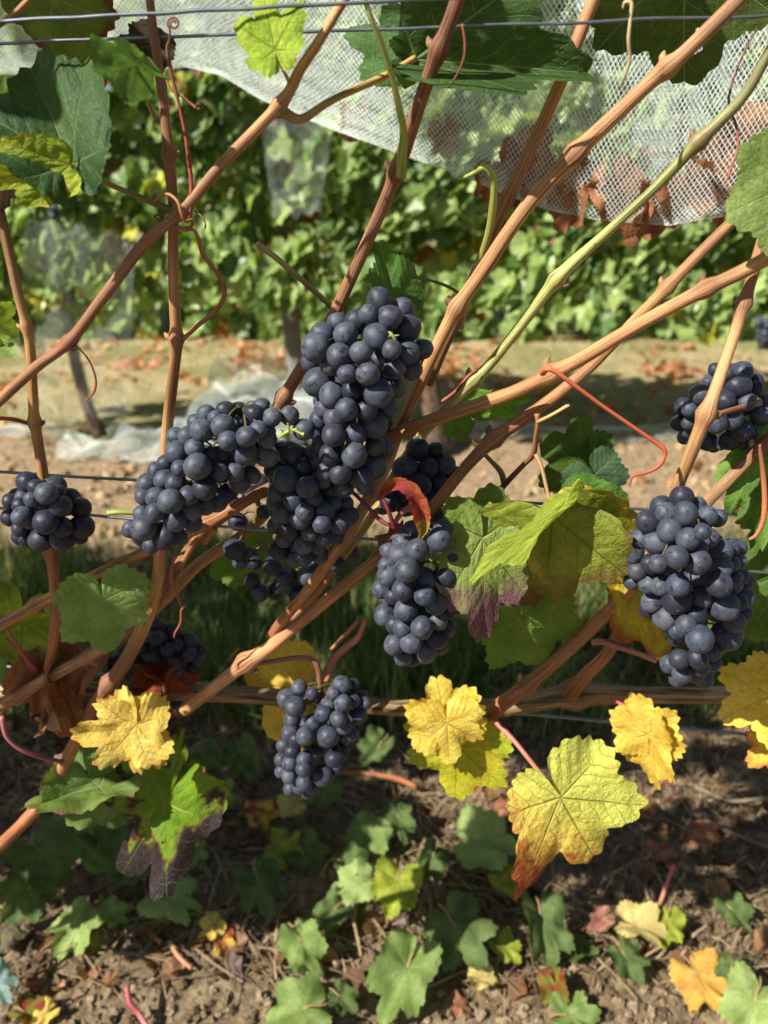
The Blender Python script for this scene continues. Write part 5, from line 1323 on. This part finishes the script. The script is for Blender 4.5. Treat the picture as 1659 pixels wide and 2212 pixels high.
def far_cluster(label, x, y, Y, n, rpx):
    rs = random.Random(n); pts = []
    for i in range(n):
        t = rs.random(); a = rs.uniform(0, 6.28); w = (1 - .6 * t) * rpx * 2.4
        pts.append((x + w * math.cos(a) * rs.random() ** .5, y + t * rpx * 7, rpx * rs.uniform(.85, 1.1)))
    cluster(label, 0, 0, 1 / 1.0, [(a * 1.50693, b * 1.50693, c * 1.50693) for a, b, c in pts], Y, seed=n, back=.3, rub_shade=0, group=None)
far_cluster('blurred blue grape cluster at the right edge on the next row', 1652, 690, 2.6, 26, 8)
far_cluster('faint blue grape cluster in the next row foliage at upper left', 118, 440, 2.72, 18, 6)

# second, farther row and hedge mass closing the view
def back_row():
    bag = Bag()
    for i in range(5600):
        x = RNG.uniform(-4.5, 4.5); z = .02 + 2.5 * RNG.random(); y = 5.6 + RNG.uniform(-.25, .35)
        v, f = FLP[i % 5]
        bag.add((v * RNG.uniform(.07, .12)) @ orient(np.array([-.3, -.8, .4])).T + np.array([x, y, z]), f, far_col())
    o = link('foliage', bag.mesh('far_foliage', M_FARLEAF, False)); o.name = 'distant_foliage'
    tag(o, 'dense green foliage of the vine row farther behind', 'foliage', kind='stuff')
back_row()

# leaf litter in the alley
def litter_leaves():
    bag = Bag()
    for i in range(1700):
        t = RNG.random()
        if t < .5:
            y = RNG.normal(4.75, .38); x = RNG.uniform(-2.8, 2.8)
        elif t < .85:
            y = RNG.uniform(3.1, 4.6); x = RNG.uniform(-2.4, 2.4)
            if RNG.random() < .55:
                continue
        else:
            y = RNG.uniform(1.2, 3.0); x = RNG.uniform(-1.5, 1.5)
            if RNG.random() < .75:
                continue
        if fbm(x, y, 1.5, 3) < -.02:
            continue
        v, f = FLP[i % 5]
        s = RNG.uniform(.03, .055)
        R = orient(np.array([RNG.normal() * .3, RNG.normal() * .3, 1.0]))
        bag.add((v * s) @ R.T + np.array([x, y, ground_h(x, y) + .015]), f, cmix(lin(160, 104, 68), lin(206, 156, 112), RNG.random()))
    o = link('leaf_litter', bag.mesh('leaf_litter', M_FARLEAF, False)); tag(o, 'orange brown fallen leaves along the alley beyond the next row', 'leaf litter', kind='stuff')
litter_leaves()
def near_litter():
    bag = Bag()
    for i in range(420):
        y = RNG.uniform(.7, 1.5); x = RNG.uniform(-.3 - .42 * y, .3 + .42 * y); v, f = FLP[i % 5]
        s = RNG.uniform(.008, .028)
        v = v.copy(); v[:, 2] += .5 * np.abs(v[:, 0]) ** 1.5 * RNG.uniform(-.5, 1.2)
        R = orient(np.array([RNG.normal() * .5, RNG.normal() * .5, 1.0]))
        bag.add((v * s) @ R.T + np.array([x, y, ground_h(x, y) + .006 + s * .15]), f, cmix(lin(84, 58, 42), lin(168, 122, 84), RNG.random() ** 1.4))
    o = link('dead_leaf_litter', bag.mesh('dead_leaf_litter', M_FARLEAF, False)); tag(o, 'brown decayed leaf scraps on the soil under the near vines', 'leaf litter', kind='stuff')
near_litter()

# ------------------------------------------------------------------ bird netting
def net_mesh(name, surf, nu, nv, rad, jit=0.0, seed=0):
    """two diagonal families of filaments over surf(u in 0..nu, v in 0..nv)"""
    Pn = np.zeros((nu + 1, nv + 1, 3))
    rs = np.random.default_rng(seed)
    for i in range(nu + 1):
        for j in range(nv + 1):
            Pn[i, j] = surf(i / nu, j / nv)
    Pn += rs.normal(size=Pn.shape) * jit
    V, Fc = [], []
    def strand(idx):
        if len(idx) < 2:
            return
        C = np.array([Pn[i, j] for i, j in idx])
        n = len(C); T = np.gradient(C, axis=0); T /= np.linalg.norm(T, axis=1)[:, None] + 1e-9
        a = np.cross(T, np.array([.3, .9, .2])); a /= np.linalg.norm(a, axis=1)[:, None] + 1e-9
        b = np.cross(T, a)
        base = len(V)
        for k in range(n):
            for q in range(3):
                an = q * 2.0944
                V.append(C[k] + rad * (a[k] * math.cos(an) + b[k] * math.sin(an)))
        for k in range(n - 1):
            for q in range(3):
                w = (q + 1) % 3
                Fc.append((base + k * 3 + q, base + k * 3 + w, base + (k + 1) * 3 + w, base + (k + 1) * 3 + q))
    for s in range(-nv, nu + 1):
        strand([(s + j, j) for j in range(nv + 1) if 0 <= s + j <= nu])
    for s in range(0, nu + nv + 1):
        strand([(s - j, j) for j in range(nv + 1) if 0 <= s - j <= nu])
    return np_mesh(name, np.array(V), Fc, M_NET, True)

EDGE = [(-150, 160), (220, 165), (350, 152), (400, 146), (480, 166), (560, 215), (700, 275), (850, 330), (1000, 382), (1080, 420), (1180, 455), (1300, 480), (1450, 490), (1570, 468), (1800, 430)]
EX, EY = [e[0] for e in EDGE], [e[1] for e in EDGE]
def netY(px):
    return float(np.interp(px, [-150, 400, 900, 1300, 1800], [1.15, 1.1, .92, .80, .76]))
def top_net(u, v):
    px = -150 + 1950 * u
    Y0 = netY(px); e = P(px, float(np.interp(px, EX, EY)), Y0)
    zt = 1.62
    if v < .5:      # front sheet, from the top down to the hem
        k = 1 - v / .5
        yy = Y0 - .10 * math.sin(k * math.pi * .5) + .025 * math.sin(k * 3.14) + .02 * mnoise.noise(Vector((px * .006, k * 3, 1)))
        return (e.x, yy, e.z + (zt - e.z) * k ** 1.15)
    k = (v - .5) / .5
    yy = Y0 + .16 * math.sin(k * math.pi * .5) + .03 * mnoise.noise(Vector((px * .005, k * 3, 5)))
    return (e.x * (1 + .1 * k), yy, e.z + (zt - e.z) * k ** 1.25)
o = link('bird_net', net_mesh('bird_net', top_net, 190, 165, .00038, .00015, 3))
tag(o, 'white bird netting slung in a sagging fold above the grapes', 'net')

# dry leaves caught in the fold of the netting
for k, (lab, x, y, r) in enumerate([
    ('rust brown leaf caught in the net fold beside the tan cane', 1130, 350, 55), ('dark brown leaf in the net fold under the rust one', 1175, 400, 50),
    ('pink-brown leaf in the bottom of the net fold', 1330, 420, 52), ('tan leaf lying in the net fold near its middle', 1262, 400, 50),
    ('orange brown leaf in the net fold near the right edge', 1545, 365, 60), ('large brown leaf in the net fold below the right edge leaf', 1480, 425, 62),
    ('golden brown leaf standing in the net fold at the right', 1600, 310, 60), ('brown leaf low in the net fold right of centre', 1415, 455, 60),
    ('dull red leaf low in the net fold under the tan cane', 1235, 450, 52), ('crumpled brown leaf at the left end of the net fold', 1060, 395, 45),
    ('faded brown leaf seen through the white net above centre', 960, 300, 40), ('pale brown leaf flattened in the net near the thick cane', 760, 265, 42),
    ('small brown leaf low in the net at far right', 1560, 430, 55), ('rusty leaf behind the net fold near the green cane', 1380, 480, 48)]):
    Y0 = netY(x) + (.05 if x < 1000 else .03)
    leaf(lab, (x, y + 14 - r * .6, Y0 - .02), (x + random.Random(k).uniform(-40, 40), y + 14 + r * .8, Y0 - .015), random.Random(k + 7).uniform(-35, 35), M_DRY,
         col_plain(lin(146, 92, 62), lin(194, 138, 98), 2.4, seed=200 + k), lob=.5, wave=.2, seed=200 + k, wx=1.0, foldL=.4, foldR=.5, name='dry_leaf', NA=72, NR=8, group='dry leaves caught in the net')

def drape(name, label, quad, nu, nv, rad, bulge, seed, zf=None):
    a, b, c, d = [np.array(P(*q)) for q in quad]       # tl, tr, br, bl
    def s(u, v):
        p = (a * (1 - u) + b * u) * (1 - v) + (d * (1 - u) + c * u) * v
        p = p + np.array([0, -1, 0]) * bulge * mnoise.noise(Vector((u * 4, v * 4, seed))) + np.array([.0, 0, 1]) * bulge * .4 * mnoise.noise(Vector((u * 7, v * 5, seed + 4)))
        return p
    o = link(name, net_mesh(name, s, nu, nv, rad, .001, seed)); tag(o, label, 'net')
drape('bird_net', 'grey netting hanging over the next row behind the left canes', [(60, 470, 2.72), (290, 520, 2.72), (285, 900, 2.85), (20, 905, 2.85)], 30, 44, .0003, .08, 11)
drape('bird_net', 'pale netting hanging against the weathered post', [(560, 250, 2.72), (720, 270, 2.72), (690, 460, 2.74), (590, 470, 2.74)], 20, 24, .0003, .05, 12)
drape('bird_net', 'fine netting stretched low between ground and grapes left of centre', [(470, 770, 3.1), (700, 770, 3.1), (760, 930, 2.8), (380, 940, 2.75)], 70, 50, .0006, .10, 13)
def ground_net(label, x0, x1, yc, halfw, seed, nu, nv, amp):
    def s(u, v):
        x = x0 + (x1 - x0) * u
        f = mnoise.noise(Vector((u * 5, v * 2.2, seed))); f2 = mnoise.noise(Vector((u * 9 + 5, v * 4, seed)))
        y = yc(x) + (v - .5) * 2 * halfw * (1 + .5 * mnoise.noise(Vector((u * 5, 0, seed)))) + .08 * f
        z = ground_h(x, y) + .02 + amp * (1 - (2 * v - 1) ** 2) * (.6 + .7 * f) + amp * .4 * f2
        return (x, y, max(z, ground_h(x, y) + .004))
    o = link('bird_net', net_mesh('bird_net', s, nu, nv, .0006, .001, seed)); tag(o, label, 'net')
xl, xr = G(215, 920).x, G(640, 905).x
ground_net('white bunched netting lying on the soil by the leaning trunk', xl, xr, lambda x: 2.98, .14, 21, 120, 40, .10)
ground_net('grey flattened netting strip on the soil right of the centre trunk', G(960, 920).x, G(1700, 930).x, lambda x: 3.18, .09, 22, 110, 16, .03)
ground_net('grey netting strip on the soil at the left edge', G(-40, 900).x, G(210, 905).x, lambda x: 3.2, .08, 23, 40, 16, .03)

# ------------------------------------------------------------------ near row's unseen canopy above and left, shaped and added to for shade
def near_canopy():
    bag = Bag()
    def put(x, y, z, s):
        v, f = FLP[int(RNG.integers(5))]
        bag.add((v * s) @ orient(np.array([-.3, -.5, .5])).T + np.array([x, y, z]), f, far_col())
    for i in range(1500):                       # unseen canopy above the frame, trimmed to let sun onto the net
        x = RNG.uniform(-3.2, -.15); z = RNG.uniform(1.22, 1.52); y = .66 + RNG.normal() * .04
        if fbm(x, z, 2.6, 2) < -.12:
            continue
        put(x, y, z, RNG.uniform(.045, .07))
    for i in range(1350):                        # unseen canopy left of the frame, dense enough to shade the ground
        z = RNG.uniform(.35, 1.5); x = RNG.uniform(-2.6, -.43); y = .62 + RNG.normal() * .05
        if fbm(x, z, 3.0, 2) < -.05:
            continue
        put(x, y, z, RNG.uniform(.045, .07))
    for i in range(900):                        # unseen extra height farther left, added to shade the grass strip
        x = RNG.uniform(-4.0, -1.3); z = RNG.uniform(1.5, 2.4)
        if fbm(x, z, 2.4, 2) > -.2:
            put(x, .66 + RNG.normal() * .05, z, RNG.uniform(.05, .075))
    for cx, cy, cz, k in ((-.47, .375, 1.31, 18), (.06, .49, 1.34, 22), (-.11, .46, 1.29, 16)):   # unseen leaf clumps added above the frame to shade the top leaves
        for i in range(k):
            put(cx + RNG.normal() * .07, cy + RNG.normal() * .03, cz + abs(RNG.normal()) * .05, RNG.uniform(.035, .055))
    for i in range(26):                         # unseen clump added left of the frame to shade the left cluster
        put(-.50 + RNG.normal() * .05, .43 + RNG.normal() * .03, .92 + RNG.normal() * .08, RNG.uniform(.04, .06))
    o = link('near_row_shade_foliage', bag.mesh('near_row_shade_foliage', M_FARLEAF, False)); tag(o, 'unseen near vine row foliage above and left, with clumps added for shade', 'foliage', kind='stuff')
near_canopy()
